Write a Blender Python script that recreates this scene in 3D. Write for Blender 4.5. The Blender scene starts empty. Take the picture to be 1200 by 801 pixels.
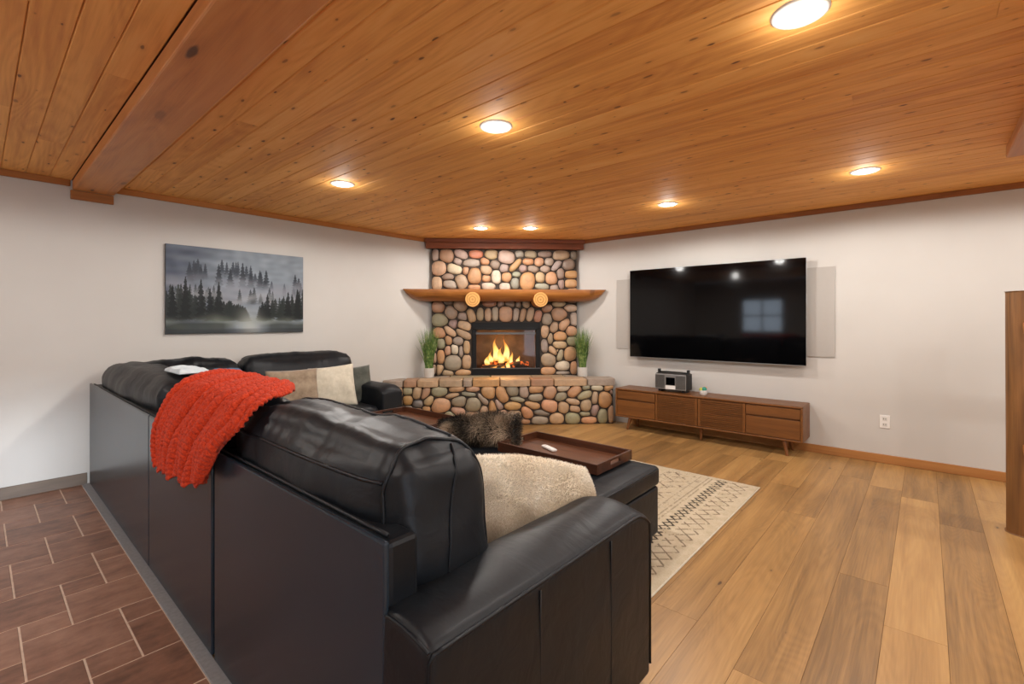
import bpy, bmesh, math, random
import numpy as np
from mathutils import Vector, Matrix

# ------------------------------------------------------------------ camera, world, sun, exposure
scene = bpy.context.scene
COL = scene.collection
cam_data = bpy.data.cameras.new('camera')
cam_data.sensor_width = 36.0
cam_data.lens = 552.4 / 1200 * 36.0
cam_data.shift_y = -0.0205
cam_data.clip_start = 0.05
cam = bpy.data.objects.new('camera', cam_data)
COL.objects.link(cam)
cam.location = (0, 0, 1.32)
cam.rotation_euler = (math.radians(90), 0, math.radians(41.28 - 90))
scene.camera = cam

world = bpy.data.worlds.new('world')
scene.world = world
world.use_nodes = True
bg = world.node_tree.nodes['Background']
bg.inputs['Color'].default_value = (0.72, 0.84, 1.0, 1)
bg.inputs['Strength'].default_value = 6.0

sun_data = bpy.data.lights.new('sun', 'SUN')
sun_data.energy = 2.8
sun_data.angle = math.radians(4.0)
sun_data.color = (0.84, 0.92, 1.0)
sun = bpy.data.objects.new('sun', sun_data)
COL.objects.link(sun)
sun_dir = Vector((0.1, 1.0, -math.tan(math.radians(8.4))))
sun.rotation_euler = sun_dir.to_track_quat('-Z', 'Y').to_euler()

scene.view_settings.view_transform = 'Standard'
scene.view_settings.look = 'None'
scene.view_settings.gamma = 1.0
scene.view_settings.exposure = 0.03
LAMP_POWER = 42.0
LAMP_COLOR = (1.0, 0.965, 0.92)
ROOM_X0, ROOM_X1, ROOM_Y0, ROOM_Y1, ROOM_H = -3.0, 5.58, -4.0, 5.12, 2.44

# ------------------------------------------------------------------ helpers
rng = random.Random(7)
nrng = np.random.default_rng(7)

def lin(r, g, b):
    f = lambda v: (v / 255) / 12.92 if v / 255 <= 0.04045 else ((v / 255 + 0.055) / 1.055) ** 2.4
    return (f(r), f(g), f(b), 1.0)

class MB:
    """collects geometry for ONE mesh"""
    def __init__(self):
        self.v = []; self.f = []
    def add(self, verts, faces):
        o = len(self.v)
        self.v.extend([tuple(map(float, p)) for p in verts])
        self.f.extend([tuple(int(i) + o for i in q) for q in faces])
        return self
    def box(self, x0, x1, y0, y1, z0, z1, m=None):
        p = [(x, y, z) for z in (z0, z1) for y in (y0, y1) for x in (x0, x1)]
        if m is not None: p = [m @ Vector(q) for q in p]
        return self.add(p, [(0, 2, 3, 1), (4, 5, 7, 6), (0, 1, 5, 4), (2, 6, 7, 3), (0, 4, 6, 2), (1, 3, 7, 5)])
    def prism(self, poly, axis, a, b):
        """extrude a 2-D polygon along axis ('x','y','z') from a to b"""
        n = len(poly)
        def P(q, t):
            return {'x': (t, q[0], q[1]), 'y': (q[0], t, q[1]), 'z': (q[0], q[1], t)}[axis]
        self.add([P(q, a) for q in poly] + [P(q, b) for q in poly],
                 [tuple(range(n))[::-1], tuple(range(n, 2 * n))] + [(i, (i + 1) % n, n + (i + 1) % n, n + i) for i in range(n)])
        return self
    def tube(self, path, r, n=8, caps=True):
        path = [Vector(p) for p in path]
        rr = r if isinstance(r, (list, tuple)) else [r] * len(path)
        ring = []
        ref = Vector((0, 0, 1))
        for i, p in enumerate(path):
            t = (path[min(i + 1, len(path) - 1)] - path[max(i - 1, 0)]).normalized()
            a = t.cross(ref)
            if a.length < 1e-3: a = t.cross(Vector((1, 0, 0)))
            a.normalize(); b = t.cross(a)
            ring += [p + a * math.cos(k * 2 * math.pi / n) * rr[i] + b * math.sin(k * 2 * math.pi / n) * rr[i] for k in range(n)]
        fs = [(i * n + k, i * n + (k + 1) % n, (i + 1) * n + (k + 1) % n, (i + 1) * n + k) for i in range(len(path) - 1) for k in range(n)]
        if caps:
            fs += [tuple(range(n))[::-1], tuple(range((len(path) - 1) * n, len(path) * n))]
        return self.add(ring, fs)
    def lathe(self, prof, n=24, c=(0, 0, 0), caps=True):
        v = [(c[0] + r * math.cos(k * 2 * math.pi / n), c[1] + r * math.sin(k * 2 * math.pi / n), c[2] + z) for r, z in prof for k in range(n)]
        fs = [(i * n + k, i * n + (k + 1) % n, (i + 1) * n + (k + 1) % n, (i + 1) * n + k) for i in range(len(prof) - 1) for k in range(n)]
        if caps:
            fs += [tuple(range(n))[::-1], tuple(range((len(prof) - 1) * n, len(prof) * n))]
        return self.add(v, fs)
    def grid(self, P, close_u=False, close_v=False):
        nu, nv = P.shape[:2]
        idx = np.arange(nu * nv).reshape(nu, nv)
        fs = []
        for i in range(nu if close_u else nu - 1):
            for j in range(nv if close_v else nv - 1):
                i2, j2 = (i + 1) % nu, (j + 1) % nv
                fs.append((idx[i, j], idx[i2, j], idx[i2, j2], idx[i, j2]))
        return self.add(P.reshape(-1, 3), fs)
    def mesh(self, name, origin=(0, 0, 0)):
        me = bpy.data.meshes.new(name)
        o = origin
        me.from_pydata([(p[0] - o[0], p[1] - o[1], p[2] - o[2]) for p in self.v], [], self.f)
        me.update()
        return me

def link(name, me, mat=None, parent=None, loc=(0, 0, 0), smooth=None, bevel=0, seg=2):
    o = bpy.data.objects.new(name, me)
    COL.objects.link(o)
    o.location = loc
    if parent is not None: o.parent = parent
    if mat is not None and len(me.materials) == 0: me.materials.append(mat)
    if smooth is not None:
        me.polygons.foreach_set('use_smooth', [True] * len(me.polygons))
        if smooth < 180: me.set_sharp_from_angle(angle=math.radians(smooth))
    if bevel:
        b = o.modifiers.new('bevel', 'BEVEL'); b.width = bevel; b.segments = seg; b.limit_method = 'ANGLE'; b.angle_limit = math.radians(40)
    return o

def part(name, mb, mat, parent=None, smooth=None, bevel=0, seg=2, label=None, kind=None):
    """mb is in the parent's frame; the object's own origin goes to the middle of its geometry"""
    a = np.array(mb.v); c = tuple(((a.min(0) + a.max(0)) / 2).tolist())
    o = link(name, mb.mesh(name, c), mat, parent, c, smooth, bevel, seg)
    if label: o['label'] = label
    if kind: o['kind'] = kind
    return o

def wpart(name, mb, mat, root, **k):
    """like part, for an unrotated root and geometry given in room coordinates"""
    L = root.location
    mb.v = [(p[0] - L[0], p[1] - L[1], p[2] - L[2]) for p in mb.v]
    return part(name, mb, mat, root, **k)

def thing(name, label, cat, loc=(0, 0, 0), rotz=0.0, group=None):
    o = bpy.data.objects.new(name, None)
    o.empty_display_size = 0.1
    COL.objects.link(o)
    o.location = loc; o.rotation_euler = (0, 0, rotz)
    o['label'] = label; o['category'] = cat
    if group: o['group'] = group
    return o

def tag(o, label, cat, group=None):
    o['label'] = label; o['category'] = cat
    if group: o['group'] = group
    return o

def struct(name, mb, mat, **k):
    o = part(name, mb, mat, **k); o['kind'] = 'structure'
    return o

def fnoise(P, scale, n=24, seed=0, power=1.0):
    """smooth pseudo-noise: a sum of random sinusoids, P (...,3), scale = wavelengths (3)"""
    r = np.random.default_rng(seed); out = np.zeros(P.shape[:-1])
    for _ in range(n):
        d = r.normal(size=3); d /= np.linalg.norm(d)
        k = d * 2 * np.pi / np.array(scale) * r.uniform(0.5, 1.6)
        out += np.sin(P @ k + r.uniform(0, 6.283))
    return out / math.sqrt(n)

def soft_box(half, r, n=(14, 20, 14), bulge=(0, 0, 0)):
    """closed rounded box as a welded point grid: returns verts (N,3), unit coords (N,3), faces"""
    hx, hy, hz = half
    def axis_pts(h, k):
        rr = min(r, h * 0.98)
        inner = np.linspace(-(h - rr), h - rr, max(2, k))
        e = np.array([1.0, 0.8, 0.55, 0.27]) * rr
        return np.concatenate([-(h - rr) - e, inner, (h - rr) + e[::-1]]) / h
    ax = [axis_pts(h, k) for h, k in zip(half, n)]
    key = {}; vs = []; fs = []
    def vid(p):
        k = tuple(np.round(p, 5))
        if k not in key:
            key[k] = len(vs); vs.append(p)
        return key[k]
    for d in range(3):
        a, b = [(1, 2), (2, 0), (0, 1)][d]
        for s in (-1.0, 1.0):
            ids = np.empty((len(ax[a]), len(ax[b])), int)
            for i, u in enumerate(ax[a]):
                for j, w in enumerate(ax[b]):
                    p = [0, 0, 0]; p[d] = s; p[a] = float(u); p[b] = float(w)
                    ids[i, j] = vid(p)
            for i in range(len(ax[a]) - 1):
                for j in range(len(ax[b]) - 1):
                    q = (ids[i, j], ids[i + 1, j], ids[i + 1, j + 1], ids[i, j + 1])
                    fs.append(q if s > 0 else q[::-1])
    U = np.array(vs); H = np.array(half)
    P = U * H
    core = np.clip(P, -(H - np.minimum(r, H * .98)), H - np.minimum(r, H * .98))
    D = P - core; L = np.linalg.norm(D, axis=1, keepdims=True); L[L == 0] = 1
    Q = core + D / L * np.minimum(r, H.min() * .98)
    for d in range(3):
        a, b = [(1, 2), (2, 0), (0, 1)][d]
        Q[:, d] += U[:, d] * bulge[d] * (1 - U[:, a] ** 2) * (1 - U[:, b] ** 2)
    return Q, U, fs

def normals_of(V, F):
    N = np.zeros_like(V); f = np.array(F)
    n = np.cross(V[f[:, 2]] - V[f[:, 0]], V[f[:, 3]] - V[f[:, 1]])
    for k in range(4): np.add.at(N, f[:, k], n)
    return N / (np.linalg.norm(N, axis=1, keepdims=True) + 1e-12)

# ------------------------------------------------------------------ node materials
class NT:
    def __init__(self, name):
        self.m = bpy.data.materials.new(name); self.m.use_nodes = True
        self.t = self.m.node_tree; self.n = self.t.nodes; self.l = self.t.links
        self.b = self.n['Principled BSDF']
    def node(self, typ, **k):
        o = self.n.new(typ)
        for a, v in k.items():
            if a in o.bl_rna.properties: setattr(o, a, v)
            else: self.set(o.inputs[a], v)
        return o
    def set(self, sock, v):
        if isinstance(v, bpy.types.NodeSocket): self.l.new(v, sock)
        elif v is not None: sock.default_value = v
    def math(self, op, a, b=None, c=None, clamp=False):
        o = self.n.new('ShaderNodeMath'); o.operation = op; o.use_clamp = clamp
        self.set(o.inputs[0], a)
        if b is not None: self.set(o.inputs[1], b)
        if c is not None: self.set(o.inputs[2], c)
        return o.outputs[0]
    def mix(self, f, a, b, mode='MIX'):
        o = self.n.new('ShaderNodeMix'); o.data_type = 'RGBA'; o.blend_type = mode
        self.set(o.inputs[0], f); self.set(o.inputs[6], a); self.set(o.inputs[7], b)
        return o.outputs[2]
    def ramp(self, f, stops):
        o = self.n.new('ShaderNodeValToRGB'); e = o.color_ramp.elements
        while len(e) < len(stops): e.new(0.5)
        for el, (p, c) in zip(e, stops):
            el.position = p; el.color = c if len(c) == 4 else (*c, 1)
        self.set(o.inputs[0], f); return o.outputs[0]
    def coords(self, scale=(1, 1, 1), kind='Object', rand=True, spread=37.0):
        tc = self.n.new('ShaderNodeTexCoord'); mp = self.n.new('ShaderNodeMapping')
        src = tc.outputs[kind]
        if rand:
            oi = self.n.new('ShaderNodeObjectInfo'); cx = self.n.new('ShaderNodeCombineXYZ')
            r = oi.outputs['Random']
            self.set(cx.inputs[0], self.math('MULTIPLY', r, spread)); self.set(cx.inputs[1], self.math('MULTIPLY', r, spread * 2.7)); self.set(cx.inputs[2], self.math('MULTIPLY', r, spread * 1.3))
            ad = self.n.new('ShaderNodeVectorMath'); ad.operation = 'ADD'
            self.l.new(src, ad.inputs[0]); self.l.new(cx.outputs[0], ad.inputs[1]); src = ad.outputs[0]
        self.l.new(src, mp.inputs[0]); mp.inputs['Scale'].default_value = scale
        return mp.outputs[0]
    def rand(self):
        return self.n.new('ShaderNodeObjectInfo').outputs['Random']
    def noise(self, vec, scale=5, detail=4, rough=0.55, dist=0.0):
        o = self.node('ShaderNodeTexNoise'); self.set(o.inputs['Vector'], vec)
        o.inputs['Scale'].default_value = scale; o.inputs['Detail'].default_value = detail
        o.inputs['Roughness'].default_value = rough; o.inputs['Distortion'].default_value = dist
        return o.outputs['Fac']
    def voronoi(self, vec, scale=5, feature='F1', rnd=1.0, dims='3D'):
        o = self.node('ShaderNodeTexVoronoi', feature=feature, voronoi_dimensions=dims); self.set(o.inputs['Vector'], vec)
        o.inputs['Scale'].default_value = scale; o.inputs['Randomness'].default_value = rnd
        return o
    def bump(self, h, strength=0.3, dist=0.01):
        o = self.n.new('ShaderNodeBump'); o.inputs['Strength'].default_value = strength; o.inputs['Distance'].default_value = dist
        self.set(o.inputs['Height'], h); self.l.new(o.outputs[0], self.b.inputs['Normal']); return o
    def base(self, c): self.set(self.b.inputs['Base Color'], c); return self
    def rough(self, r): self.set(self.b.inputs['Roughness'], r); return self
    def spec(self, s): self.set(self.b.inputs['Specular IOR Level'], s); return self

def plain(name, col, rough=0.5, metal=0.0, spec=0.5, mott=0.06, scale=30):
    t = NT(name); n = t.noise(t.coords(), scale, 4)
    d = tuple(c * (1 - mott) for c in col[:3]) + (1,); e = tuple(min(1, c * (1 + mott)) for c in col[:3]) + (1,)
    t.base(t.ramp(n, [(0.3, d), (0.7, e)])).rough(rough).spec(spec)
    t.b.inputs['Metallic'].default_value = metal
    return t.m

def wood(name, dark, mid, light, axis='x', rough=0.45, knots=0.0, knot_scale=(3.2, 8.0), bump=0.15, vary=0.18, tight=1.0, knot_col=None, rings=9.0, ringamp=0.2, knot_size=(0.035, 0.11)):
    """procedural timber with the grain along the object's axis; each piece gets its own figure and tint"""
    t = NT(name)
    def S(a, b): return {'x': (a, b, b), 'y': (b, a, b), 'z': (b, b, a)}[axis]
    v1 = t.coords(S(0.6 * tight, 9 * tight)); v2 = t.coords(S(2.5 * tight, 90 * tight)); v3 = t.coords(S(0.6 * tight, 4.5 * tight))
    figure = t.noise(v1, 1.0, 5, 0.6, 0.5)
    streak = t.noise(v2, 1.0, 3, 0.6)
    ring = t.math('FRACT', t.math('MULTIPLY', t.noise(v3, 1.0, 1, 0.4, 0.3), rings))
    ring = t.math('ABSOLUTE', t.math('SUBTRACT', ring, 0.5))
    f = t.math('ADD', t.math('MULTIPLY', figure, 0.62), t.math('MULTIPLY', streak, 0.26))
    f = t.math('ADD', f, t.math('MULTIPLY', ring, ringamp))
    f = t.math('ADD', f, t.math('MULTIPLY', t.math('SUBTRACT', t.rand(), 0.5), vary * 2))
    col = t.ramp(f, [(0.28, dark), (0.53, mid), (0.8, light)])
    if knots > 0:
        kv = t.coords(S(knot_scale[0], knot_scale[1]))
        nd = t.node('ShaderNodeTexNoise'); t.set(nd.inputs['Vector'], kv); nd.inputs['Scale'].default_value = 3.5
        va = t.n.new('ShaderNodeVectorMath'); va.operation = 'MULTIPLY_ADD'; t.l.new(nd.outputs['Color'], va.inputs[0]); va.inputs[1].default_value = (.13, .13, .13); t.l.new(kv, va.inputs[2]); kv = va.outputs[0]
        vo = t.voronoi(kv, 1.0, dims='2D' if axis != 'z' else '3D')
        sel = t.n.new('ShaderNodeSeparateColor'); t.l.new(vo.outputs['Color'], sel.inputs[0])
        keep = t.math('LESS_THAN', sel.outputs[0], knots)
        size = t.math('MULTIPLY_ADD', sel.outputs[1], knot_size[1], knot_size[0])
        core = t.math('SUBTRACT', 1.0, t.math('DIVIDE', vo.outputs['Distance'], size), clamp=True)
        core = t.math('MULTIPLY', t.math('MULTIPLY', core, 2.6, clamp=True), keep)
        halo = t.math('SUBTRACT', 1.0, t.math('DIVIDE', vo.outputs['Distance'], t.math('MULTIPLY', size, 2.6)), clamp=True)
        halo = t.math('MULTIPLY', t.math('MULTIPLY', halo, 0.55), keep)
        col = t.mix(halo, col, dark)
        col = t.mix(t.math('MULTIPLY', core, t.math('MULTIPLY_ADD', sel.outputs[2], 0.6, 0.3)), col, knot_col or tuple(c * 0.22 for c in dark[:3]) + (1,))
    t.base(col).rough(t.math('MULTIPLY_ADD', streak, 0.15, rough - 0.07))
    t.bump(t.math('ADD', streak, t.math('MULTIPLY', figure, 0.5)), bump, 0.004)
    return t.m

M = {}
def mats():
    # walls
    t = NT('wall_paint'); v = t.coords(rand=False)
    t.base(t.ramp(t.noise(v, 1.3, 3), [(0.3, lin(194, 191, 186)), (0.7, lin(200, 197, 192))])).rough(0.75).spec(0.3)
    t.bump(t.noise(v, 180, 3), 0.12, 0.002); M['wall'] = t.m
    M['ceil'] = wood('pine_ceiling', lin(202, 132, 62), lin(236, 172, 92), lin(246, 196, 124), 'y', 0.66, knots=0.72, knot_scale=(3.6, 9.0), knot_size=(0.012, 0.085), rings=16, ringamp=0.16, vary=0.05, bump=0.08, knot_col=lin(70, 34, 16))
    M['ceil_back'] = plain('ceiling_groove', lin(92, 50, 24), 0.8)
    M['beam'] = wood('beam_timber', lin(160, 98, 50), lin(200, 134, 74), lin(216, 154, 94), 'y', 0.5, knots=0.5, knot_scale=(1.6, 5), vary=0.05, bump=0.3)
    M['beam_x'] = wood('beam_timber_across', lin(160, 98, 46), lin(196, 128, 64), lin(212, 146, 80), 'x', 0.5, knots=0.5, knot_scale=(1.6, 5), vary=0.05, bump=0.3)
    M['trim_x'] = wood('trim_wood', lin(140, 84, 30), lin(172, 108, 44), lin(190, 126, 60), 'x', 0.5, bump=0.1)
    M['trim_y'] = wood('trim_wood_along', lin(132, 76, 28), lin(160, 96, 38), lin(178, 112, 52), 'y', 0.5, bump=0.1)
    M['header'] = wood('header_wood', lin(112, 58, 30), lin(142, 78, 42), lin(160, 96, 54), 'x', 0.5, bump=0.1)
    M['base_y'] = wood('baseboard_oak', lin(128, 82, 40), lin(162, 108, 56), lin(182, 128, 72), 'y', 0.5, bump=0.1)
    M['base_grey'] = wood('baseboard_greyed', lin(96, 82, 70), lin(116, 100, 86), lin(128, 114, 100), 'x', 0.55, bump=0.1)
    M['oak'] = wood('oak_floor', lin(124, 93, 55), lin(172, 132, 80), lin(200, 160, 102), 'x', 0.36, knots=0.25, knot_scale=(1.6, 4.2), knot_size=(0.008, 0.03), vary=0.13, bump=0.1, tight=1.2, rings=30, ringamp=0.09, knot_col=lin(80, 58, 40))
    M['subfloor'] = plain('subfloor', lin(92, 66, 44), 0.8)
    # terracotta tiles
    t = NT('terracotta_tile'); v = t.coords((1, 1, 1)); v2 = t.coords((6, 24, 6))
    f = t.math('ADD', t.math('MULTIPLY', t.noise(v, 9, 6, 0.65), 0.6), t.math('MULTIPLY', t.noise(v2, 1, 4), 0.4))
    f = t.math('ADD', f, t.math('MULTIPLY', t.math('SUBTRACT', t.rand(), 0.5), 0.12))
    t.base(t.ramp(f, [(0.32, lin(104, 72, 56)), (0.5, lin(140, 100, 80)), (0.7, lin(166, 126, 104))])).rough(0.42)
    t.bump(t.noise(v, 40, 5), 0.2, 0.003); M['tile'] = t.m
    M['grout'] = plain('grout', lin(214, 192, 172), 0.9, mott=0.1)
    M['strip'] = plain('transition_strip', lin(136, 136, 138), 0.55, mott=0.12, scale=60)
    # leather
    t = NT('black_leather'); v = t.coords(rand=False)
    t.base(t.ramp(t.noise(v, 6, 4), [(0.3, lin(11, 15, 20)), (0.7, lin(18, 23, 29))]))
    t.rough(t.math('MULTIPLY_ADD', t.noise(v, 5, 3), 0.2, 0.35)).spec(0.32)
    vw = t.coords((1.4, 1.0, 1.2), rand=False)
    wr = t.noise(vw, 7.0, 3, 0.5, 0.8)
    h = t.math('ADD', wr, t.math('MULTIPLY', t.noise(v, 110, 3), 0.05))
    t.bump(h, 0.22, 0.02); M['leather'] = t.m
    t = NT('sofa_back_vinyl'); v = t.coords(rand=False)
    t.base(t.ramp(t.noise(v, 3, 3), [(0.3, lin(30, 41, 51)), (0.7, lin(36, 47, 58))])).rough(0.27).spec(0.36)
    t.bump(t.noise(v, 260, 3), 0.08, 0.002); M['vinyl'] = t.m
    M['black'] = plain('matte_black', lin(16, 16, 17), 0.6)
    # stones: tint comes from each stone's own object colour
    t = NT('river_stone'); oi = t.n.new('ShaderNodeObjectInfo'); v = t.coords()
    n1 = t.noise(v, 14, 6, 0.65); n2 = t.noise(v, 4, 3)
    c = t.mix(0.8, oi.outputs['Color'], t.ramp(n1, [(0.25, (0.55, 0.53, 0.52)), (0.5, (0.95, 0.95, 0.95)), (0.75, (1.25, 1.2, 1.12))]), 'MULTIPLY')
    c = t.mix(t.math('MULTIPLY', n2, 0.6), c, lin(172, 150, 124))
    t.base(c).rough(0.5); t.bump(n1, 0.35, 0.006); M['stone'] = t.m
    M['mortar'] = plain('dark_mortar', lin(62, 54, 48), 0.95, mott=0.25, scale=60)
    M['logwood'] = wood('peeled_log', lin(120, 68, 22), lin(164, 103, 44), lin(190, 130, 66), 'x', 0.42, knots=0.2, knot_scale=(1.5, 4), bump=0.2, vary=0.03)
    t = NT('log_end_grain'); v = t.coords(rand=False)
    ln = t.n.new('ShaderNodeVectorMath'); ln.operation = 'LENGTH'
    sp = t.n.new('ShaderNodeSeparateXYZ'); t.l.new(v, sp.inputs[0]); cb = t.n.new('ShaderNodeCombineXYZ')
    t.l.new(sp.outputs[0], cb.inputs[0]); t.l.new(sp.outputs[2], cb.inputs[2]); t.l.new(cb.outputs[0], ln.inputs[0])
    rr = t.math('ADD', t.math('MULTIPLY', ln.outputs['Value'], 90), t.math('MULTIPLY', t.noise(v, 12, 3), 3))
    ri = t.math('MULTIPLY_ADD', t.math('SINE', t.math('MULTIPLY', rr, 2.2)), 0.5, 0.5)
    t.base(t.ramp(ri, [(0.0, lin(170, 116, 52)), (1.0, lin(212, 160, 88))])).rough(0.6); M['endgrain'] = t.m
    M['post'] = wood('weathered_log', lin(70, 44, 20), lin(128, 86, 42), lin(166, 118, 64), 'z', 0.55, knots=0.4, knot_scale=(1.8, 6), bump=0.6, vary=0.02, tight=1.1)
    M['rail'] = wood('rail_log', lin(120, 70, 26), lin(170, 108, 46), lin(196, 134, 66), 'y', 0.5, knots=0.2, bump=0.3, vary=0.05)
    M['walnut'] = wood('console_walnut', lin(90, 53, 21), lin(117, 72, 31), lin(136, 88, 41), 'y', 0.4, bump=0.06, vary=0.05, tight=1.6)
    M['walnut_leg'] = wood('console_leg_wood', lin(96, 56, 24), lin(122, 74, 34), lin(140, 90, 46), 'z', 0.45, bump=0.06, vary=0.04)
    M['tray'] = wood('mahogany', lin(40, 22, 13), lin(76, 42, 25), lin(100, 60, 37), 'y', 0.35, bump=0.08, vary=0.05, tight=1.5)
    M['tray_in'] = wood('mahogany_inner', lin(66, 38, 22), lin(98, 60, 38), lin(122, 80, 52), 'y', 0.3, bump=0.05, vary=0.05, tight=1.5)
    M['white'] = plain('white_plastic', lin(226, 224, 220), 0.4, mott=0.02)
    M['ceramic'] = plain('white_ceramic', lin(205, 202, 196), 0.45, mott=0.03)
    M['silver'] = plain('brushed_silver', lin(168, 168, 168), 0.35, 0.8)
    M['darkgrey'] = plain('dark_grey_plastic', lin(44, 42, 40), 0.5)
    t = NT('tv_glass'); t.base(lin(4, 4, 5)).rough(0.06).spec(0.35); M['tvglass'] = t.m
    M['greypanel'] = plain('grey_panel_paint', lin(172, 167, 161), 0.8, mott=0.01)
    M['iron'] = plain('black_iron', lin(9, 9, 10), 0.5, 0.0, 0.25)
    M['ironbar'] = plain('steel_edge', lin(92, 92, 92), 0.35, 0.7)
    t = NT('firebrick'); v = t.coords(rand=False)
    t.base(t.ramp(t.noise(v, 8, 4), [(0.3, lin(70, 56, 46)), (0.7, lin(104, 84, 68))])).rough(0.9); M['firebrick'] = t.m
    t = NT('burnt_log'); v = t.coords((1, 1, 1)); n = t.noise(v, 22, 5, 0.7)
    t.base(t.ramp(n, [(0.35, lin(20, 16, 14)), (0.6, lin(66, 46, 34)), (0.8, lin(120, 100, 84))])).rough(0.9)
    em = t.ramp(t.noise(v, 9, 4), [(0.55, (0, 0, 0)), (0.66, (1.0, 0.16, 0.02)), (0.8, (1.0, 0.35, 0.06))])
    t.set(t.b.inputs['Emission Color'], em); t.b.inputs['Emission Strength'].default_value = 1.6
    t.bump(n, 0.8, 0.01); M['burnt'] = t.m
    t = NT('embers'); v = t.coords(rand=False)
    em = t.ramp(t.noise(v, 30, 4), [(0.42, (0.02, 0.0, 0.0)), (0.55, (1.0, 0.14, 0.02)), (0.68, (1.0, 0.55, 0.15))])
    t.base(lin(30, 22, 18)).rough(0.9); t.set(t.b.inputs['Emission Color'], em); t.b.inputs['Emission Strength'].default_value = 3.0; M['embers'] = t.m
    # flame: hot core, thin edges
    t = NT('flame'); tc = t.n.new('ShaderNodeTexCoord'); sp = t.n.new('ShaderNodeSeparateXYZ'); t.l.new(tc.outputs['Generated'], sp.inputs[0])
    z = t.math('ADD', sp.outputs[2], t.math('MULTIPLY', t.math('SUBTRACT', t.noise(t.coords((6, 6, 3)), 3, 2), 0.5), 0.5))
    colr = t.ramp(z, [(0.0, (1.0, 0.35, 0.05)), (0.2, (1.0, 0.66, 0.24)), (0.5, (1.0, 0.5, 0.10)), (1.0, (0.9, 0.16, 0.01))])
    stren = t.ramp(z, [(0.0, (0.7, 0.7, 0.7)), (0.3, (1, 1, 1)), (1.0, (0.25, 0.25, 0.25))])
    e = t.n.new('ShaderNodeEmission'); t.set(e.inputs[0], colr); t.set(e.inputs[1], t.math('MULTIPLY', stren, 2.0))
    lw = t.n.new('ShaderNodeLayerWeight'); lw.inputs[0].default_value = 0.45
    tr = t.n.new('ShaderNodeBsdfTransparent'); mx = t.n.new('ShaderNodeMixShader')
    fac = t.math('MULTIPLY', t.math('ADD', lw.outputs['Facing'], t.math('MULTIPLY', z, 0.25)), 1.0, clamp=True)
    t.set(mx.inputs[0], fac); t.l.new(e.outputs[0], mx.inputs[1]); t.l.new(tr.outputs[0], mx.inputs[2])
    t.l.new(mx.outputs[0], t.n['Material Output'].inputs[0]); M['flame'] = t.m
    # clear pane
    t = NT('glass_pane'); tr = t.n.new('ShaderNodeBsdfTransparent'); gl = t.n.new('ShaderNodeBsdfGlossy'); gl.inputs['Roughness'].default_value = 0.02
    fr = t.n.new('ShaderNodeFresnel'); fr.inputs[0].default_value = 1.25; mx = t.n.new('ShaderNodeMixShader')
    t.l.new(fr.outputs[0], mx.inputs[0]); t.l.new(tr.outputs[0], mx.inputs[1]); t.l.new(gl.outputs[0], mx.inputs[2])
    t.l.new(mx.outputs[0], t.n['Material Output'].inputs[0]); M['pane'] = t.m
    t = NT('lamp_lens'); t.base((1, 1, 1, 1)); t.b.inputs['Emission Color'].default_value = (1.0, 0.92, 0.8, 1); t.b.inputs['Emission Strength'].default_value = 30.0; M['lens'] = t.m
    # plants, textiles
    t = NT('grass_blades'); v = t.coords(rand=False)
    t.base(t.ramp(t.noise(v, 26, 3), [(0.3, lin(52, 84, 34)), (0.52, lin(98, 128, 60)), (0.7, lin(164, 174, 110))])).rough(0.5); M['grass'] = t.m
    M['soil'] = plain('potting_soil', lin(50, 40, 32), 0.95)
    t = NT('coral_yarn'); v = t.coords(rand=False); n = t.noise(v, 130, 4, 0.7)
    t.base(t.ramp(n, [(0.25, lin(126, 30, 12)), (0.5, lin(194, 58, 28)), (0.75, lin(216, 82, 46))])).rough(0.9).spec(0.1)
    t.b.inputs['Sheen Weight'].default_value = 0.08; t.bump(n, 0.8, 0.006); M['yarn'] = t.m
    def cloth(name, a, b, sc=14, sheen=0.3):
        t = NT(name); v = t.coords(rand=False); n = t.noise(v, sc, 5, 0.6)
        t.base(t.ramp(n, [(0.3, a), (0.7, b)])).rough(0.9).spec(0.15); t.b.inputs['Sheen Weight'].default_value = sheen
        t.bump(t.noise(v, 160, 3), 0.3, 0.003); return t.m
    M['velvet'] = cloth('taupe_velvet', lin(124, 106, 88), lin(164, 146, 124), 12)
    M['linen'] = cloth('ivory_linen', lin(196, 188, 168), lin(214, 206, 188), 30)
    M['sage'] = cloth('grey_green_velvet', lin(66, 68, 62), lin(92, 94, 86), 12)
    M['furskin'] = cloth('cream_fur_base', lin(222, 208, 184), lin(240, 230, 210), 8)
    M['paper'] = cloth('pale_blue_cloth', lin(190, 204, 212), lin(214, 224, 228), 20, 0)
    M['blue'] = cloth('blue_cloth', lin(66, 90, 122), lin(84, 110, 142), 20, 0)
    for nm in ('print', 'fur', 'rug'):
        t = NT('vertex_' + nm); a = t.n.new('ShaderNodeAttribute'); a.attribute_name = 'tint'
        t.l.new(a.outputs['Color'], t.b.inputs['Base Color']); t.rough({'print': 0.55, 'fur': 0.75, 'rug': 0.95}[nm]).spec(0.25)
        if nm == 'rug': t.bump(t.noise(t.coords(rand=False), 300, 3), 0.5, 0.004)
        M['v_' + nm] = t.m
mats()

def set_tint(me, rgb):
    """per-vertex colour (linear)"""
    at = me.color_attributes.new('tint', 'FLOAT_COLOR', 'POINT')
    a = np.ones((len(me.vertices), 4), np.float32); a[:, :3] = rgb
    at.data.foreach_set('color', a.ravel())
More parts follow.
